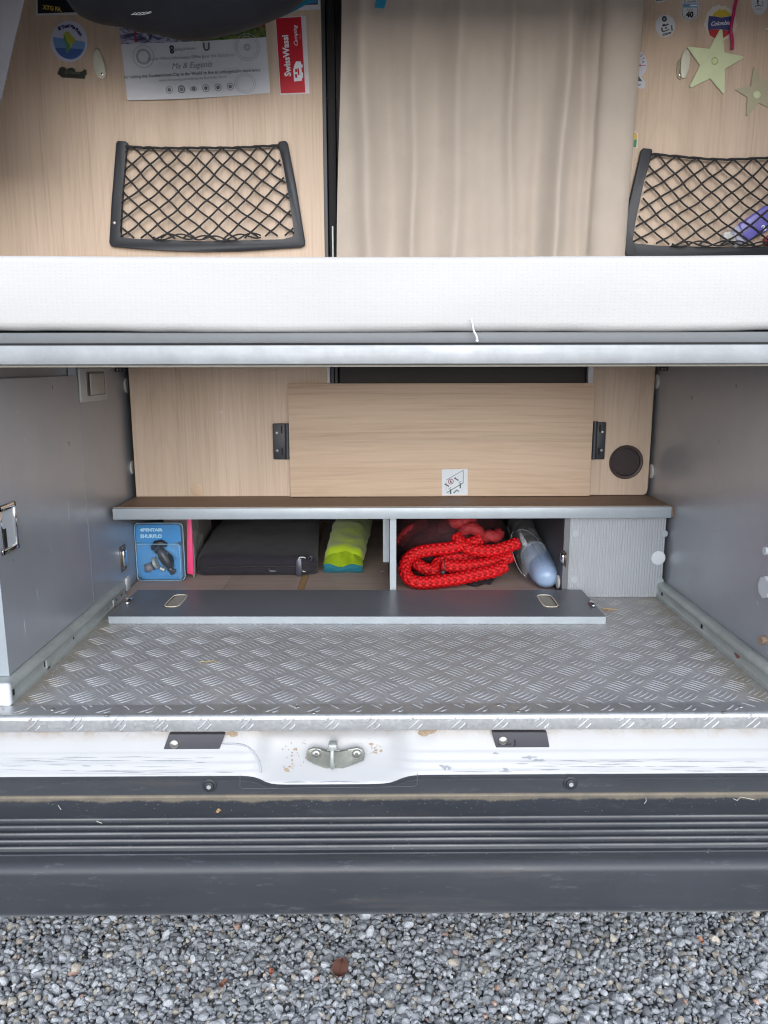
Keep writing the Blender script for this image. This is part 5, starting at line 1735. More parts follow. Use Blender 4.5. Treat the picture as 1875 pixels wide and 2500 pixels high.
mp_ = sheet('map_sticker', 'round blue and white sticker with a green and yellow map of a continent', 'sticker', circ(168.5, 101, 45, 50.5, 48), flat('sticker_lilac', (198, 200, 220)))
def halfcirc(cx, cy, rx, ry, y0, n=30, tilt=0):
    a0 = math.asin((y0 - cy) / ry)
    return [(cx + rx * math.cos(a0 + (math.pi - 2 * a0) * i / n), cy + ry * math.sin(a0 + (math.pi - 2 * a0) * i / n) + tilt * math.cos(a0 + (math.pi - 2 * a0) * i / n)) for i in range(n + 1)]
layer(mp_, 'sea', halfcirc(168.5, 101, 39, 44, 96, tilt=6), flat('sea_light', (112, 146, 196)), .0009)
layer(mp_, 'sea', halfcirc(168.5, 101, 37.5, 43, 118, tilt=2), flat('sea_dark', (66, 96, 158)), .0012)
layer(mp_, 'continent', [(155, 84), (161, 77), (169, 78), (174, 88), (183, 94), (184, 101), (177, 107), (175, 114), (169, 119), (165, 129), (161, 124), (162, 110), (157, 99)], flat('map_yellow', (176, 178, 74)), .0015)
layer(mp_, 'continent', [(155, 84), (160, 90), (164, 102), (169, 107), (172, 113), (168, 119), (165, 131), (161, 125), (161, 110), (156, 98)], flat('map_green', (88, 148, 96)), .0018)
text_px(mp_, 'lettering', 'El Tour', 156, 66, 7.5, YP - .0012, flat('navy_print', (56, 62, 112)), ang=.28, bold=.0010, sx=1.0)
text_px(mp_, 'lettering', 'Sin', 178, 66, 7.5, YP - .0012, flat('navy_print', (56, 62, 112)), ang=-.30, bold=.0010)
text_px(mp_, 'lettering', 'Prisa', 192, 78, 7.5, YP - .0012, flat('navy_print', (56, 62, 112)), ang=-.85, bold=.0010)

mg = sheet('lettering_magnet', 'small dark green script shaped magnet under the round map sticker', 'magnet', [(140, 180), (143, 172), (146, 165), (152, 163), (160, 165), (162, 171), (166, 167), (176, 165), (182, 169), (184, 175), (196, 175), (203, 173), (206, 168), (210, 171), (211, 180), (207, 184), (207, 191), (196, 191), (150, 188), (146, 184)], simple('dark_green_rubber', srgb(50, 54, 46), .5), lift=.0035, th=.003)
text_px(mg, 'lettering', 'El Chalten', 176, 177, 8, YP - .0042, flat('olive_print', (98, 100, 84)), shear=.4, sx=.85, bold=.0002)

def ornament(label, left, right, ball):
    t = thing('wing_ornament', label, 'ornament', tuple(PY(ball[0], ball[1], YP)), 'glow plastic shapes on the oak panels')
    bm = newbm(); prism(bm, [PY(x, y, YP - .0075) for x, y in left], (0, .0070, 0), bev=.0016); obj('wing', bm, MAT['glow_cream'], t, smooth=True, autosmooth=50)
    bm = newbm(); prism(bm, [PY(x, y, YP - .0045) for x, y in right], (0, .0035, 0), bev=.0008); obj('wing', bm, flat('glow_cream_b', (160, 154, 128)), t, smooth=True, autosmooth=50)
    bm = newbm(); cyl(bm, PY(*ball, YP - .0088), (0, -1, 0), .0030, .0022, 12, .0006); obj('rivet', bm, MAT['chrome'], t, smooth=True)
ornament('cream glow plastic wing shape between the round map sticker and the certificate', [(225, 150), (228, 128), (234, 117), (242, 121), (248, 140), (254, 160), (258, 178), (255, 189), (246, 192), (238, 188), (229, 172)], [(243, 126), (250, 136), (256, 150), (259, 172), (256, 180), (250, 156)], (249, 180))
ornament('cream glow plastic wing shape touching the big green star', [(1673, 119), (1682, 122), (1687, 138), (1684, 164), (1675, 190), (1665, 191), (1662, 176), (1663, 145), (1668, 127)], [(1664, 139), (1655, 150), (1652, 168), (1654, 188), (1662, 195), (1660, 180), (1658, 165)], (1660, 182))

def star(label, pts, mat, lift):
    t = sheet('star', label, 'star', pts, mat, lift=lift, th=.0030, group='glow stars stuck on the right oak panel')
    return t
s1 = star('big pale green glow star overlapping the yellow blue and red sticker', [(1760, 71), (1764, 74), (1769, 128), (1814, 137), (1815, 142), (1770, 168), (1769, 226), (1765, 228), (1734, 191), (1687, 214), (1684, 210), (1709, 159), (1679, 116), (1681, 114), (1732, 119), (1757, 73)], MAT['star'], .0062)
bm = newbm(); dome(bm, PY(1745, 149, YP - .0062), (0, -1, 0), .0085, .0012, 20, 3); obj('centre_spot', bm, flat('star_spot', (196, 206, 150)), s1, smooth=True)
s2 = star('dimmer grey green glow star cut by the right edge of the view', [(1840, 164), (1845, 166), (1858, 197), (1905, 190), (1906, 195), (1876, 226), (1900, 270), (1896, 273), (1854, 251), (1827, 282), (1822, 281), (1825, 237), (1796, 219), (1797, 217), (1833, 211)], MAT['star_dim'], .0045)
bm = newbm(); dome(bm, PY(1848.5, 231, YP - .0045), (0, -1, 0), .0105, .0012, 20, 3); obj('centre_spot', bm, MAT['star'], s2, smooth=True)
s3 = star('sliver of a pale star tip at the right edge above the dim star', [(1866, 71), (1880, 64), (1900, 60), (1900, 84), (1880, 76)], MAT['star'], .0045)

cs = sheet('round_sticker', 'small round white sticker with a black line drawing left of the route sign sticker', 'sticker', circ(1624.5, 63, 24, 27, 40), flat('sticker_cool_white', (200, 204, 208)))
ring(cs, 'drawn_sun', 1622, 46, 2.0, 6.2, DINK, .0009, 1.15); ring(cs, 'drawn_sun', 1622, 46, 0.1, 1.2, DINK, .0009)
for pts in ([(1616, 62), (1620, 58), (1625, 60), (1631, 57), (1633, 60), (1626, 63), (1619, 65)], [(1614, 68), (1617, 66), (1619, 76), (1634, 71), (1635, 73), (1619, 79), (1615, 76)], [(1622, 70), (1626, 65), (1630, 69), (1628, 71), (1626, 68), (1624, 71)], [(1616, 83), (1640, 77), (1640, 79), (1617, 85)], [(1618, 86), (1638, 80), (1638, 82), (1619, 88)]):
    layer(cs, 'drawn_line', pts, DINK, .0010)
layer(cs, 'drawn_plant', [(1638, 62), (1641, 61), (1642, 68), (1643, 75), (1640, 76), (1638, 70)], flat('green_print', (84, 110, 84)), .0010)

sh = sheet('route_sticker', 'white shield shaped road sign sticker with a blue and white flag', 'sticker', [(1665, -14), (1706, -14), (1707, 0), (1705, 38), (1683, 53), (1664, 40)], flat('sticker_cool_white', (200, 204, 208)))
bm = newbm(); tube(bm, [PY(x, y, YP - .0009) for x, y in ((1667.5, -12), (1703.5, -12), (1704.5, 0), (1702.5, 36.5), (1683, 50), (1666.5, 38.5))], .0005, 4, closed=True); obj('outline', bm, DINK, sh)
layer(sh, 'flag_panel', [(1668, 8.5), (1702.5, 8.5), (1702.5, 18.5), (1668, 18.5)], flat('flag_blue', (120, 160, 196)), .0009)
layer(sh, 'flag_band', [(1685, 11.5), (1702.5, 11.5), (1702.5, 15), (1685, 15)], flat('white_print', (225, 228, 235)), .0012)
text_px(sh, 'lettering', 'APOYO', 1676.5, 14, 4.2, YP - .0012, DINK, sx=.9)
text_px(sh, 'lettering', 'EL CALAFATE', 1685, 4, 4.8, YP - .0010, DINK, sx=.80, bold=.0001)
text_px(sh, 'lettering', 'RUTA', 1684.5, 24, 4.6, YP - .0010, DINK, sx=1.0)
text_px(sh, 'lettering', '40', 1684, 36, 13.5, YP - .0010, flat('black_print', (20, 20, 24)), bold=.0010)

def ragged(cx, cy, rx, ry, n, j, seed):
    r = random.Random(seed)
    return [(cx + rx * (1 + r.uniform(-j, j)) * math.cos(2 * math.pi * i / n), cy + ry * (1 + r.uniform(-j, j)) * math.sin(2 * math.pi * i / n)) for i in range(n)]
co_ = sheet('flag_sticker', 'white edged sticker in yellow, blue and red bands behind the pink string', 'sticker', ragged(1759, 56, 39, 43, 60, .05, 5), flat('sticker_cream', (214, 208, 198)))
layer(co_, 'yellow_band', [(1739, 39), (1743, 31), (1752, 26), (1757, 21), (1762, 25), (1770, 22), (1776, 27), (1782, 32), (1784, 39), (1760, 42)], flat('flag_yellow', (206, 184, 62)), .0009)
layer(co_, 'blue_band', [(1731, 39), (1745, 40), (1760, 43), (1788, 39), (1790, 60), (1786, 76), (1770, 73), (1750, 71), (1729, 73), (1728, 60)], flat('flag_navy', (62, 70, 122)), .0010)
layer(co_, 'red_band', [(1729, 73), (1750, 71.5), (1770, 73.5), (1783, 77), (1778, 84), (1768, 92), (1745, 94), (1733, 86)], flat('flag_red', (178, 44, 48)), .0011)
text_px(co_, 'lettering', 'Colombia', 1758, 57, 10.5, YP - .0014, flat('white_print', (225, 228, 235)), ang=.06, shear=.35, sx=.86, bold=.0002)

ov = sheet('oval_sticker', 'white oval sticker with a thin line drawing at the upper right corner', 'sticker', circ(1854, 5, 19.5, 31, 40), flat('sticker_cool_white', (200, 204, 208)))
for pts in ([(1850, -4), (1853, 2), (1851, 8), (1854, 12), (1849, 10), (1848, 3)], [(1843, 15), (1850, 12), (1860, 14), (1860, 15.5), (1850, 14), (1843, 17)], [(1861.5, 2), (1862.7, 2), (1862.4, 15), (1861.6, 15)], [(1845, 22), (1860, 21), (1860, 22), (1845, 23)]):
    layer(ov, 'drawn_line', pts, DINK, .0010)
o2 = sheet('oval_sticker', 'bottom edge of a white oval sticker above the round sticker', 'sticker', circ(1611, -16, 20, 22, 36), flat('sticker_cool_white', (200, 204, 208)))
text_px(o2, 'lettering', 'BNA', 1610, -1, 6, YP - .0010, DINK, bold=.0006)

bm = newbm()
tube(bm, catmull([PY(x, y, YP - .0070) for x, y in ((1806, -60), (1799, -8), (1795, 12), (1790, 40), (1786, 60), (1784, 76), (1787, 92), (1788, 106), (1787, 120))], 6), [.0037] * 3 + [.0040] * 46, 9)
obj('pink_string', bm, simple('magenta_silicone', srgb(184, 30, 92), .4), None, smooth=True, label='magenta string hanging across the yellow blue and red sticker', cat='string')

ec = sheet('compass_sticker', 'white sticker with a red and green emblem half hidden behind the curtain', 'sticker', circ(1534, 157, 45.5, 42, 40)[27:] + circ(1534, 157, 45.5, 42, 40)[:6] + [(1571, 195), (1576, 200), (1575, 212), (1571, 216), (1510, 214), (1497, 190), (1490, 160), (1497, 130)], flat('sticker_pale_grey', (190, 192, 202)))
layer(ec, 'red_emblem', [(1536, 126), (1548, 132), (1557, 144), (1560, 158), (1556, 170), (1546, 180), (1536, 176)], flat('dull_red_print', (166, 84, 80)), .0009)
layer(ec, 'emblem_line', [(1536, 157.5), (1577, 159), (1577, 160.3), (1536, 160.5)], flat('flag_red', (178, 44, 48)), .0012)
layer(ec, 'emblem_line', [(1562, 155), (1563.5, 155), (1563.5, 163), (1562, 163)], DINK, .0013)
layer(ec, 'green_peak', [(1536, 198), (1552, 176), (1568.5, 198.5)], flat('deep_green_print', (44, 78, 74)), .0010)
for s_c, px, py, an in (('I', 1560, 130, -.55), ('S', 1565.5, 136, -.75), ('T', 1569, 143.5, -1.05), ('A', 1570, 151, -1.3)):
    text_px(ec, 'lettering', s_c, px, py, 8, YP - .0010, DINK, ang=an)
text_px(ec, 'lettering', 'Ecuador', 1551, 206.5, 6.5, YP - .0010, flat('teal_print', (48, 72, 80)), sx=1.0, bold=.0002)

fs = sheet('folded_flag_sticker', 'small green and yellow sticker with a folded white corner beside the curtain', 'sticker', [(1515, 318), (1544, 315), (1557, 327), (1556, 361), (1514, 359)], flat('sticker_cream', (214, 208, 198)))
layer(fs, 'red_band', [(1516, 321), (1545, 320), (1555, 327), (1516, 326)], flat('sticker_orange', (196, 110, 60)), .0009)
layer(fs, 'yellow_band', [(1516, 326.5), (1555.5, 327.5), (1555, 340), (1516, 339)], flat('flag_yellow_b', (190, 160, 52)), .0009)
layer(fs, 'green_band', [(1516, 339.5), (1555, 340.5), (1553.5, 360), (1516, 358)], flat('flag_green', (40, 118, 70)), .0009)
text_px(fs, 'lettering', 'e', 1542, 354, 6, YP - .0012, flat('white_print', (225, 228, 235)), bold=.0004)
bm = newbm(); c = PY(1540, 251, YP - .001); cyl(bm, c, (0, -1, 0), .0100, .003, 24, .0008)
obj('dark_button', bm, MAT['brown_plastic'], None, smooth=True, label='small dark round button peeking out beside the curtain', cat='button')

ins = thing('instruction_sticker', 'square white sticker with a board and screw assembly drawing on the hatch board', 'sticker', tuple(PY(1110, 1209, 2.127)))
YI = 2.1270
def il(pts, name, mat, lift, th=None):
    bm = newbm()
    if th: prism(bm, [PY(x, y, YI - lift) for x, y in pts], (0, th, 0))
    else: flatpoly(bm, [PY(x, y, YI - lift) for x, y in pts])
    return obj(name, bm, mat, ins)
k = 110 / 1659
def z5(x, y): return (1050 + x * k, 1120 + y * k)
il([z5(430, 395), z5(1385, 375), z5(1385, 1330), z5(440, 1350)], 'backing', flat('sticker_cool_white2', (204, 210, 216)), .0006, .0005)
def iline(a, b, w, mat=None, name='drawn_line', lift=.0009):
    a, b = Vector((*z5(*a), 0)), Vector((*z5(*b), 0)); d = (b - a).normalized(); n = Vector((-d.y, d.x, 0)) * w * k / 2
    il([(p.x, p.y) for p in (a + n, b + n, b - n, a - n)], name, mat or flat('teal_grey_print', (100, 116, 118)), lift)
iline((600, 780), (1220, 425), 22); iline((1220, 425), (1220, 880), 26); iline((615, 1250), (1225, 885), 34); iline((600, 780), (600, 1230), 12, flat('faint_stamp', (168, 170, 178)))
iline((550, 930), (700, 1020), 50, flat('screw_print', (96, 88, 98))); iline((905, 715), (1050, 800), 48, flat('screw_print', (96, 88, 98)))
iline((535, 960), (590, 915), 36, flat('screw_print', (96, 88, 98)), lift=.0011); iline((885, 740), (950, 690), 36, flat('screw_print', (96, 88, 98)), lift=.0011)
iline((755, 1120), (755, 1300), 56, flat('bolt_print', (64, 88, 88)), lift=.0011); iline((1110, 900), (1115, 1090), 52, flat('bolt_print', (64, 88, 88)), lift=.0011)
iline((680, 1110), (780, 1050), 22); iline((1050, 890), (1150, 825), 22)
iline((860, 1270), (990, 1150), 40, flat('bolt_print', (64, 88, 88)), lift=.0012); iline((980, 1140), (1065, 1210), 34, flat('bolt_print', (64, 88, 88)), lift=.0013)
bm = newbm(); cx, cy = z5(765, 840)
tube(bm, [PY(cx + 5.9 * math.cos(a), cy + 6.1 * math.sin(a), YI - .0010) for a in [2 * math.pi * i / 24 for i in range(24)]], .0010, 4, closed=True); obj('red_ring', bm, flat('ring_red', (148, 60, 84)), ins)
iline((745, 800), (770, 880), 55, flat('dark_red_print', (90, 30, 50)), lift=.0012); iline((760, 830), (800, 890), 30, flat('dark_red_print', (90, 30, 50)), lift=.0013)

# ================================================================== things in the cabinet
# blister pack with the pump fitting
Yb = 2.150
bp = thing('blister_pack', 'bright blue carded blister pack holding a black pump fitting, leaning at the cabinet wall', 'package', (-.62, Yb, .6045))
xL = PY(338, 1400, Yb).x; xR = PY(446, 1400, Yb).x
zT = PY(390, 1281, Yb).z; zB = .6085
def rrect(x0, x1, z0, z1, r, Y, n=5):
    P = []
    for cx, cz, a0 in ((x1 - r, z1 - r, 0), (x0 + r, z1 - r, 90), (x0 + r, z0 + r, 180), (x1 - r, z0 + r, 270)):
        for i in range(n + 1):
            a = rad(a0 + 90 * i / n); P.append(Vector((cx + r * math.cos(a), Y, cz + r * math.sin(a))))
    return P
bm = newbm(); prism(bm, rrect(xL, xR, zB, zT, .010, Yb), (0, .0012, 0)); obj('card', bm, flat('bright_blue_card', (22, 132, 200), .35), bp)
bm = newbm(); prism(bm, rrect(xL - .004, xR + .0085, zB - .0035, zT + .006, .014, Yb - .0012), (0, .0006, 0)); obj('clear_backing', bm, MAT['clear'], bp)
bm = newbm(); prism(bm, rrect(xL + .006, xR + .004, zB + .004, zB + (zT - zB) * .70, .008, Yb - .0300), (0, .0286, 0), bev=.003); obj('clear_blister', bm, MAT['clear'], bp, smooth=True, autosmooth=50)
for rr_, z_, Y_ in ((.0012, 0, Yb - .0018),):
    bm = newbm(); tube(bm, rrect(xL - .003, xR + .0075, zB - .0025, zT + .005, .013, Y_), rr_, 6, closed=True); obj('moulded_rim', bm, flat('blister_rim', (140, 180, 205), .2), bp, smooth=True)
bm = newbm(); tube(bm, rrect(xL + .007, xR + .003, zB + .005, zB + (zT - zB) * .69, .008, Yb - .0300), .0009, 6, closed=True); obj('moulded_rim', bm, flat('blister_rim', (140, 180, 205), .2), bp, smooth=True)
text_px(bp, 'lettering', 'PENTAIR', 372.5, 1294, 7.0, Yb - .0022, flat('pale_blue_print', (170, 214, 236)), bold=.0007, sx=1.18)
text_px(bp, 'lettering', 'SHURFLO', 369, 1309.5, 8.2, Yb - .0022, flat('pale_blue_print', (170, 214, 236)), bold=.0007, sx=1.02)
bm = newbm(); flatpoly(bm, [PY(x, y, Yb - .0022) for x, y in ((346.5, 1289), (351, 1294), (346.5, 1299.5), (341.5, 1294))]); obj('logo', bm, flat('pale_blue_print', (170, 214, 236)), bp)
def PB(x, y, d=.014): return PY(280 + x * .25316, 1230 + y * .25316, Yb - d)
blk = simple('black_moulding', srgb(40, 36, 40), .4)
bm = newbm(); tube(bm, [PB(395, 470), PB(430, 440), PB(470, 500), PB(510, 560), PB(545, 610)], [.006, .013, .0165, .0155, .010], 16)
pf = obj('pump_fitting', bm, blk, bp, smooth=True)
bm = newbm(); tube(bm, [PB(370, 420), PB(400, 385), PB(450, 378), PB(505, 400)], [.007, .010, .010, .006], 12); tube(bm, [PB(365, 400), PB(372, 445)], .0055, 10); obj('fitting_collar', bm, blk, pf, smooth=True)
bm = newbm(); tube(bm, [PB(520, 600), PB(545, 640), PB(560, 680)], [.009, .0085, .006], 12); tube(bm, [PB(555, 640), PB(590, 650)], .005, 10); obj('hose_tail', bm, blk, pf, smooth=True)
bm = newbm(); tube(bm, [PB(300, 620), PB(330, 615), PB(365, 600)], .0125, 16); obj('hose_barb', bm, simple('grey_barb', srgb(112, 108, 116), .4), pf, smooth=True)
bm = newbm(); tube(bm, [PB(385, 575), PB(410, 565)], .0165, 20); tube(bm, [PB(440, 620), PB(480, 640)], .0060, 12); obj('hose_clip', bm, MAT['galv'], pf, smooth=True, autosmooth=50)
c = PB(545, 515, .024); bm = newbm()
d_ = Vector((.035, 0, -.085)).normalized(); s_ = Vector((d_.z, 0, -d_.x))
flatpoly(bm, [c + d_ * .0165 * math.cos(a) + s_ * .0058 * math.sin(a) + Vector((0, -.004, 0)) for a in [2 * math.pi * i / 24 for i in range(24)]])
bmesh.ops.solidify(bm, geom=list(bm.faces), thickness=.003)
obj('end_plug', bm, flat('pale_plug', (150, 176, 196)), pf)

pk = thing('zip_bag', 'clear zip bag with a bright pink seam standing beside the blue blister pack', 'bag', (-.53, 2.18, .6045))
bm = newbm(); prism(bm, [PY(457, 1400, 2.165), PY(473, 1404, 2.165), PY(467, 1262, 2.165), PY(456, 1262, 2.165)], (0, .008, 0), bev=.001); obj('pink_seam', bm, flat('hot_pink', (226, 66, 120)), pk, smooth=True, autosmooth=40)
def zb(u, v):
    a = PY(474, 1402, 2.170); zt = .815
    x = lerp(a.x, a.x - .060 + .02 * math.sin(v * 5), u); y = lerp(2.172, 2.62, u); z = lerp(.607, zt, v)
    return Vector((x + .010 * mnoise.noise(Vector((u * 6, v * 4, 0))) * min(1, u * 4), y, z))
bm = newbm(); grid(bm, zb, 20, 14, thick=(-.004, 0, 0)); obj('clear_film', bm, clear_mat('dusty_film', (.66, .65, .64), .55, .3), pk, smooth=True)
bm = newbm(); box(bm, -.640, -.560, 2.24, 2.50, .6050, .7950, .004, 2); 
obj('grey_carton', bm, simple('grey_carton_card', srgb(128, 122, 118), .7, var=.2, vscale=12), None, smooth=True, autosmooth=40, label='plain grey carton standing behind the blue blister pack', cat='carton')
bm = newbm(); prism(bm, [PY(343, 1278, 2.20), PY(364, 1278, 2.20), PY(364, 1262, 2.20), PY(341, 1262, 2.20)], (0, .03, 0)); bm.free()

# black case
sec = [(2.204, .6052), (2.194, .609), (2.189, .620), (2.1935, .632), (2.1895, .642), (2.194, .655), (2.208, .665), (2.25, .672), (2.31, .677), (2.38, .680), (2.46, .681), (2.55, .680), (2.66, .677), (2.76, .668), (2.785, .64), (2.780, .6052)]
secs = catmull([(0, y, z) for y, z in sec], 4)
bm = newbm(); nx = 90; rows = []
for i in range(nx + 1):
    u = i / nx
    e = min(1, u / .07, (1 - u) / .13); e = math.sqrt(max(0, 1 - (1 - e) ** 2))
    row = []
    for s in secs:
        skew = -.035 * (s.y - 2.19) / .6
        x = lerp(-.540, -.182, u) + skew
        zc = .632 + (s.z - .632) * (.35 + .65 * e) if s.z > .606 else s.z
        yc_ = 2.19 + (s.y - 2.19) + .028 * (1 - e) * max(0, (2.45 - s.y) / .26)
        nz = mnoise.noise(Vector((x * 9, s.y * 7, 0))) * .0055 + mnoise.noise(Vector((x * 30, s.y * 24, 2))) * .0016
        row.append(bm.verts.new((x, yc_, zc + (nz * (1 if s.z > .65 else .2) if s.z > .61 else 0))))
    rows.append(row)
for i in range(nx):
    for j in range(len(secs) - 1): bm.faces.new([rows[i][j], rows[i + 1][j], rows[i + 1][j + 1], rows[i][j + 1]])
    bm.faces.new([rows[i][-1], rows[i + 1][-1], rows[i + 1][0], rows[i][0]])
bm.faces.new(rows[0]); bm.faces.new(list(reversed(rows[-1])))
bc = thing('black_case', 'flat soft black zip case lying in the left compartment', 'case', (-.37, 2.2, .6045))
obj('case_body', bm, MAT['case_black'], bc, smooth=True)
bm = newbm()
tube(bm, [Vector((lerp(-.536, -.215, i / 30), 2.1915, .6335 + .0006 * math.sin(i))) for i in range(31)] + [Vector((-.198, 2.196, .634)), Vector((-.188, 2.212, .633))], .0020, 6)
obj('zip', bm, MAT['cord'], bc, smooth=True)
def PC(x, y, Y=2.186): return PY(680 + x * .2532, 1230 + y * .2532, Y)
bm = newbm()
prism(bm, [PC(172, 548), PC(190, 522), PC(222, 528), PC(224, 640), (PC(220, 695)), PC(185, 700), PC(168, 680)], (0, -.0030, 0), bev=.0010)
zp = obj('zip_pull', bm, simple('dark_pull_metal', srgb(78, 80, 90), .35, .5), bc, smooth=True, autosmooth=40)
bm = newbm(); tube(bm, catmull([PC(195, 545, 2.182), PC(200, 520, 2.182), PC(235, 515, 2.184), PC(262, 524, 2.186)], 4), .0022, 7); obj('pull_loop', bm, MAT['galv'], zp, smooth=True)
bm = newbm(); tube(bm, catmull([PC(285, 530, 2.184), PC(300, 508, 2.182), PC(322, 515, 2.182), PC(315, 540, 2.183), PC(300, 550, 2.184)], 4), .0020, 7); obj('slider', bm, simple('dark_pull_metal', srgb(78, 80, 90), .35, .5), bc, smooth=True)
bm = newbm(); tube(bm, [PC(230, 645, 2.186), PC(245, 655, 2.186), PC(262, 652, 2.188)], .0016, 6); obj('zip_stop', bm, MAT['glow_cream'], bc, smooth=True)
bm = newbm(); prism(bm, [PY(655, 1388, 2.1895), PY(660, 1392, 2.1890), PY(675, 1393, 2.1890), PY(672, 1396, 2.1890), PY(660, 1396, 2.1890)], (0, -.001, 0)); obj('label_tab', bm, flat('tab_grey', (92, 92, 100)), bc)

# lime pouch
ly0, ly1 = 2.228, 2.80
pch = thing('lime_pouch', 'stuffed lime green pouch with a turquoise base beside the black case', 'pouch', (-.105, 2.23, .6045))
def pouch(u, v, inset=0):
    t = u; a = 2 * math.pi * v
    y = lerp(ly0, ly1, t)
    cx = lerp(-.1065, -.088, t); rx = .059 + .006 * t; hz = .034 + .014 * min(1, t * 2.2)
    e = 1 - (1 - min(1, t / .10)) ** 2 * .55
    cz = .6050 + hz
    c, s = math.cos(a), math.sin(a)
    c = math.copysign(abs(c) ** .8, c); s = math.copysign(abs(s) ** .85, s)
    n = .0016 * math.sin(t * 30 + c * 2.8 + 4 * mnoise.noise(Vector((t * 5, a, 1)))) * (0.3 + .7 * max(0, s)) * (1 if t > .12 else .3) + .006 * mnoise.noise(Vector((t * 9, a * 1.5, 0))) + .0015 * mnoise.noise(Vector((t * 40, a * 5, 0)))
    y2 = y + (.006 * s if t < .03 else 0)
    return Vector((cx + (rx + n) * c * (e ** .5), y2, max(.6048, cz + (hz * e + n) * s - (hz - hz * e) * .8)))
bm = newbm(); nu, nv = 90, 40
V = [[bm.verts.new(pouch(i / nu, j / nv)) for j in range(nv)] for i in range(nu + 1)]
for i in range(nu):
    for j in range(nv): bm.faces.new([V[i][j], V[i + 1][j], V[i + 1][(j + 1) % nv], V[i][(j + 1) % nv]])
bm.faces.new(list(reversed(V[0]))); bm.faces.new(V[-1])
obj('pouch_body', bm, MAT['lime'], pch, smooth=True, autosmooth=80)
def front(u, v):
    x = lerp(-.1660, -.0480, u); k = math.sin(u * math.pi) ** .5
    zt = .6285 + .004 * abs(2 * u - 1) + .004 * math.sin(u * 11); zb_ = .6050
    y = 2.232 - .014 * k * math.sin(min(1, v + .15) * math.pi * .75) - .002
    return Vector((x, y, lerp(zb_, zt, v)))
bm = newbm(); grid(bm, front, 24, 8); bmesh.ops.solidify(bm, geom=list(bm.faces), thickness=-.003); obj('turquoise_base', bm, MAT['pouch_blue'], pch, smooth=True)
def front2(u, v):
    x = lerp(-.1660, -.0480, u); k = math.sin(u * math.pi) ** .5
    zt0 = .6285 + .004 * abs(2 * u - 1) + .004 * math.sin(u * 11)
    z = lerp(zt0, .6350 + .030 * k, v); y = lerp(2.222 - .006 * k, 2.245 + .004 * math.sin(u * 14), v) + .003 * math.sin(u * 19 + v * 4) * v
    return Vector((x, y, z))
bm = newbm(); grid(bm, front2, 40, 12); bmesh.ops.solidify(bm, geom=list(bm.faces), thickness=-.003); obj('front_flap', bm, MAT['lime'], pch, smooth=True)

# wrapper scrap
bm = newbm()
p = PZ(934, 1398, .6060); rnd = random.Random(9)
V = [bm.verts.new(p + Vector((rnd.uniform(-.009, .009), rnd.uniform(-.008, .008), rnd.uniform(0, .009)))) for _ in range(16)]
bmesh.ops.convex_hull(bm, input=bm.verts)
obj('wrapper_scrap', bm, simple('pinkish_foil', srgb(140, 118, 126), .3, .4, var=.4, vscale=160), None, label='crumpled pinkish foil scrap on the cabinet floor near the divider', cat='wrapper')

# rope ------------------------------------------------------------
ROPER = .0180
TONE = []
def braid(i, j, th, s, R=ROPER, k=128.0):
    n = 7
    p = n * th / (2 * math.pi) + k * s / 2.2; q_ = n * th / (2 * math.pi) - k * s / 2.2
    ip, iq = math.floor(p), math.floor(q_)
    fp, fq = p - ip, q_ - iq
    if (ip + iq) % 2 == 0: h = math.sin(math.pi * fp) ** .6 * (.55 + .45 * math.sin(math.pi * fq))
    else: h = math.sin(math.pi * fq) ** .6 * (.55 + .45 * math.sin(math.pi * fp))
    TONE.append(((ip + iq) % 2, h))
    return R * (.80 + .25 * h)
def ZP(x, y, Y): return PY(940 + x * .2893, 1230 + y * .2893, Y)
def YR(y): return 2.035 + (675 - y) / 310 * .100
def rope(parent, pts, R=ROPER, per=.0013, n=60, name='strand', mat='rope'):
    c = catmull(pts, 24)
    # resample evenly
    out = [c[0]]; acc = 0
    for a, b in zip(c, c[1:]):
        L = (b - a).length; d = 0
        while acc + (L - d) >= per:
            d += per - acc; acc = 0; out.append(a.lerp(b, d / L))
        acc += L - d
    TONE.clear()
    bm = newbm(); tube(bm, out, R, n, rf=lambda i, j, th, s: braid(i, j, th, s, R))
    o = obj(name, bm, MAT[mat], parent, smooth=True)
    at = o.data.attributes.new('yarn', 'FLOAT', 'POINT')
    at.data.foreach_set('value', [1.0 if a else 0.0 for a, _ in TONE])
    return o
rp = thing('tow_rope', 'thick braided bright red rope folded in loops in the right compartment', 'rope', (.13, 2.06, .6045))
def F(pts, dy=0.0): return [ZP(x, y, YR(y) + dy) for x, y in pts]
rope(rp, F([(1010, 520), (930, 565), (800, 592), (620, 632), (450, 655), (310, 668), (215, 640), (168, 565), (190, 475), (270, 415), (400, 388), (540, 374), (640, 352), (740, 330), (800, 300)]))
rope(rp, F([(1120, 330), (1010, 372), (900, 396), (780, 395), (690, 372), (640, 330), (600, 270)], -.004))
rope(rp, F([(1060, 440), (980, 482), (850, 510), (700, 528), (570, 530), (480, 512)], .022))
rope(rp, F([(1000, 440), (800, 455), (640, 450), (500, 470), (440, 510), (430, 560), (330, 545), (260, 500)], .056))
bm = newbm(); dome(bm, ZP(490, 577, 2.028), (0, -1, 0), .0068, .006, 16, 5); tube(bm, [ZP(503, 455, 2.075), ZP(503, 520, 2.04), ZP(498, 560, 2.034)], .0012, 6); 
obj('cord_toggle', bm, MAT['black_plastic'], rp, smooth=True)

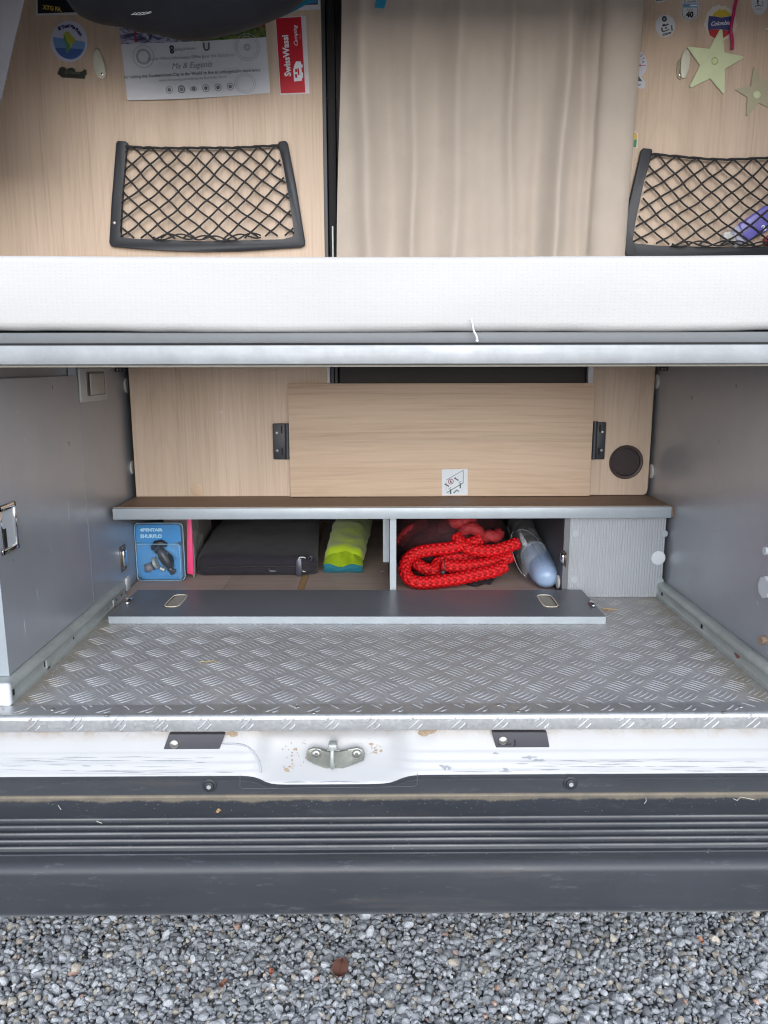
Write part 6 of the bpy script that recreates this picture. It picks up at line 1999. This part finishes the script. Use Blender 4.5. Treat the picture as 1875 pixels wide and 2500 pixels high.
mb = thing('mesh_bag', 'dark see-through mesh bag stuffed with dim red rope coils behind the bright rope', 'bag', (.2, 2.2, .6045))
def lump(u, v):
    a = 2 * math.pi * u; b = math.pi * (v - .5)
    cx, cy, cz = .205, 2.370, .7000
    rx, ry, rz = .190, .215, .128
    c, s = math.cos(a), math.sin(a)
    x = cx + rx * math.copysign(abs(c) ** .8, c) * math.cos(b) ** .7; y = cy + ry * s * math.cos(b) ** .7; z = cz + rz * math.sin(b)
    n = mnoise.noise(Vector((x * 12, y * 10, z * 14))) * .014 + mnoise.noise(Vector((x * 36, y * 30, z * 40))) * .004
    x = max(dx1 + .003, x + n)
    return Vector((x, y - n, max(.6055, min(.8225, z + n))))
bm = newbm(); grid(bm, lump, 90, 46)
bmesh.ops.remove_doubles(bm, verts=bm.verts, dist=.0005)
obj('mesh_cloth', bm, MAT['mesh_bag'], mb, smooth=True)
bm = newbm()
def tail(u, v):
    x = lerp(.285, .385, u); z = lerp(.6055, .70, v); 
    return Vector((x - .05 * (1 - v), 2.065 + .16 * v + .05 * u * v + .02 * (1 - u) , z))
grid(bm, lambda u, v: Vector((lerp(.22, .400, u) - .085 * (1 - v) * u, 2.085 + .12 * v + .012 * math.sin(u * 9 + v * 4), .6055 + .10 * v * (1 - .15 * math.sin(u * 7)))), 30, 16, thick=(0, .003, 0))
obj('loose_cloth', bm, simple('dark_bag_cloth', srgb(44, 34, 38), .85, var=.3, vscale=30), mb, smooth=True)
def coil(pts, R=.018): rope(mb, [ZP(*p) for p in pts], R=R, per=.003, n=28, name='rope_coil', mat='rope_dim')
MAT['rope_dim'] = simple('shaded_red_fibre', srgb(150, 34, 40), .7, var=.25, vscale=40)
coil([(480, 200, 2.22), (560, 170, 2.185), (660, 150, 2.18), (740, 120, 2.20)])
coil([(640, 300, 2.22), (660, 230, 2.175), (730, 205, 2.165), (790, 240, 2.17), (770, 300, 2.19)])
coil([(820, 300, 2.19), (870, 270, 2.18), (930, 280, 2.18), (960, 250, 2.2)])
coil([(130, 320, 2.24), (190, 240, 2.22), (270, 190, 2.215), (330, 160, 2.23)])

# clear bag with a blue bottle
bb = thing('bagged_bottle', 'pale blue bottle wrapped in crinkled clear film at the right of the rope', 'bottle', (.46, 2.06, .6045))
A, B = ZP(1350, 640, 2.065), ZP(1262, 440, 2.22)
A.z = .6430; B.z = .660
ax = (B - A).normalized()
def cap(pts, rs, mat, name, fl=.78, parent=bb):
    bm = newbm(); tube(bm, pts, rs, 28)
    cz = sum(p.z for p in pts) / len(pts)
    return obj(name, bm, mat, parent, smooth=True, autosmooth=60)
P0 = A - ax * .040
ts = [0, .01, .03, .06, .10, .14, .18]
cap([P0 + ax * t for t in ts], [.014, .028, .035, .039, .0405, .0415, .0425], simple('slate_blue_liquid', srgb(146, 168, 198), .3), 'bottle_body')
ts2 = [.1802, .195, .21, .225, .235, .240]
cap([P0 + ax * t for t in ts2], [.0430, .0430, .040, .033, .022, .006], simple('pale_blue_cap', srgb(214, 226, 240), .35), 'bottle_shoulder')
c0, c1 = ZP(1180, 345, 2.21), ZP(1130, 225, 2.27)
bm = newbm(); tube(bm, [c0, c0.lerp(c1, .5), c1], [.0085, .0068, .0060], 14); obj('white_stem', bm, flat('white_stem_plastic', (196, 196, 202)), bb, smooth=True)
bm = newbm()
for k_ in (-.3, .35):
    tube(bm, [P0 + ax * t + Vector((k_ * r * 1.0, -.002, math.sqrt(max(0, 1 - k_ * k_)) * r * 1.005)) for t, r in zip((.02, .06, .10, .14, .178), (.032, .039, .0405, .0415, .0425))], .0007, 5)
obj('moulded_seam', bm, flat('seam_blue', (84, 112, 154)), bb, smooth=True)
filmp = [ZP(1330, 600, 2.11), ZP(1270, 480, 2.16), ZP(1205, 350, 2.25), ZP(1165, 250, 2.33), ZP(1140, 170, 2.40)]
def frf(i, j, th, s): 
    base = [.030, .047, .050, .048, .042, .030][min(5, int(i / 8 * 1))] if False else lerp(.050, .038, min(1, s / .36))
    return base + .006 * mnoise.noise(Vector((s * 30, th * 1.6, 0))) + .003 * mnoise.noise(Vector((s * 70, th * 4, 5)))
bm = newbm(); tube(bm, catmull(filmp, 8), .04, 48, caps=False, rf=frf)
for v in bm.verts: v.co.z = max(.6052, min(.822, v.co.z)); v.co.x = min(v.co.x, ex0 - .022)
obj('clear_film', bm, MAT['bagclear'], bb, smooth=True)
bm = newbm(); tube(bm, catmull([ZP(1080, 230, 2.22), ZP(1062, 300, 2.18), ZP(1075, 400, 2.13), ZP(1110, 510, 2.09), ZP(1150, 580, 2.06), ZP(1180, 605, 2.05)], 6), .0006, 5)
tube(bm, catmull([ZP(1110, 235, 2.22), ZP(1160, 215, 2.25), ZP(1250, 260, 2.22), ZP(1330, 350, 2.17), ZP(1390, 460, 2.12), ZP(1440, 580, 2.07)], 6), .0006, 5)
obj('film_fold', bm, flat('film_white', (196, 200, 206), .2), bb, smooth=True)

# ================================================================== leaves on the gravel
def leaf(px, py, L, W, ang, mat, label):
    t = PZ(px, py, .018)
    bm = newbm()
    def lf(u, v):
        a = (u - .5) * 2; w = W * (1 - abs(a) ** 2.2) ** .8 * (v - .5) * 2
        x = a * L; z = .018 + .004 * abs(v - .5) * 2 + .003 * math.sin(a * 3)
        return Vector((t.x + x * math.cos(ang) - w * math.sin(ang), t.y + x * math.sin(ang) + w * math.cos(ang), z))
    grid(bm, lf, 14, 8, thick=(0, 0, .0005))
    l_ = obj('fallen_leaf', bm, mat, None, smooth=True, autosmooth=60, label=label, cat='leaf', group='dry leaves on the gravel')
    bm = newbm(); tube(bm, [lf(i / 12, .5) + Vector((0, 0, .0008)) for i in range(13)] + [lf(1, .5) + Vector((math.cos(ang) * .01, math.sin(ang) * .01, .001))], .0006, 5)
    obj('midrib', bm, flat('leaf_rib', (96, 70, 58)), l_)
lm = simple('brown_leaf', srgb(112, 76, 64), .7, var=.2, vscale=40, bump=.3, bscale=200)
leaf(831, 2365, .0250, .0165, 1.45, lm, 'brown oval dry leaf on the gravel near the middle of the strip')
leaf(545, 2404, .0090, .0075, .4, simple('rust_leaf', srgb(128, 84, 66), .7, var=.2), 'small rust brown leaf scrap among the stones left of the oval leaf')
leaf(1710, 2298, .0080, .0065, 2.2, simple('tan_leaf_b', srgb(170, 124, 100), .7, var=.2), 'small tan curled leaf scrap on the gravel at the far right')
leaf(662, 2375, .0065, .0050, 1.2, simple('orange_leaf', srgb(150, 88, 66), .7, var=.2), 'tiny orange leaf scrap on the gravel between the two brown ones')
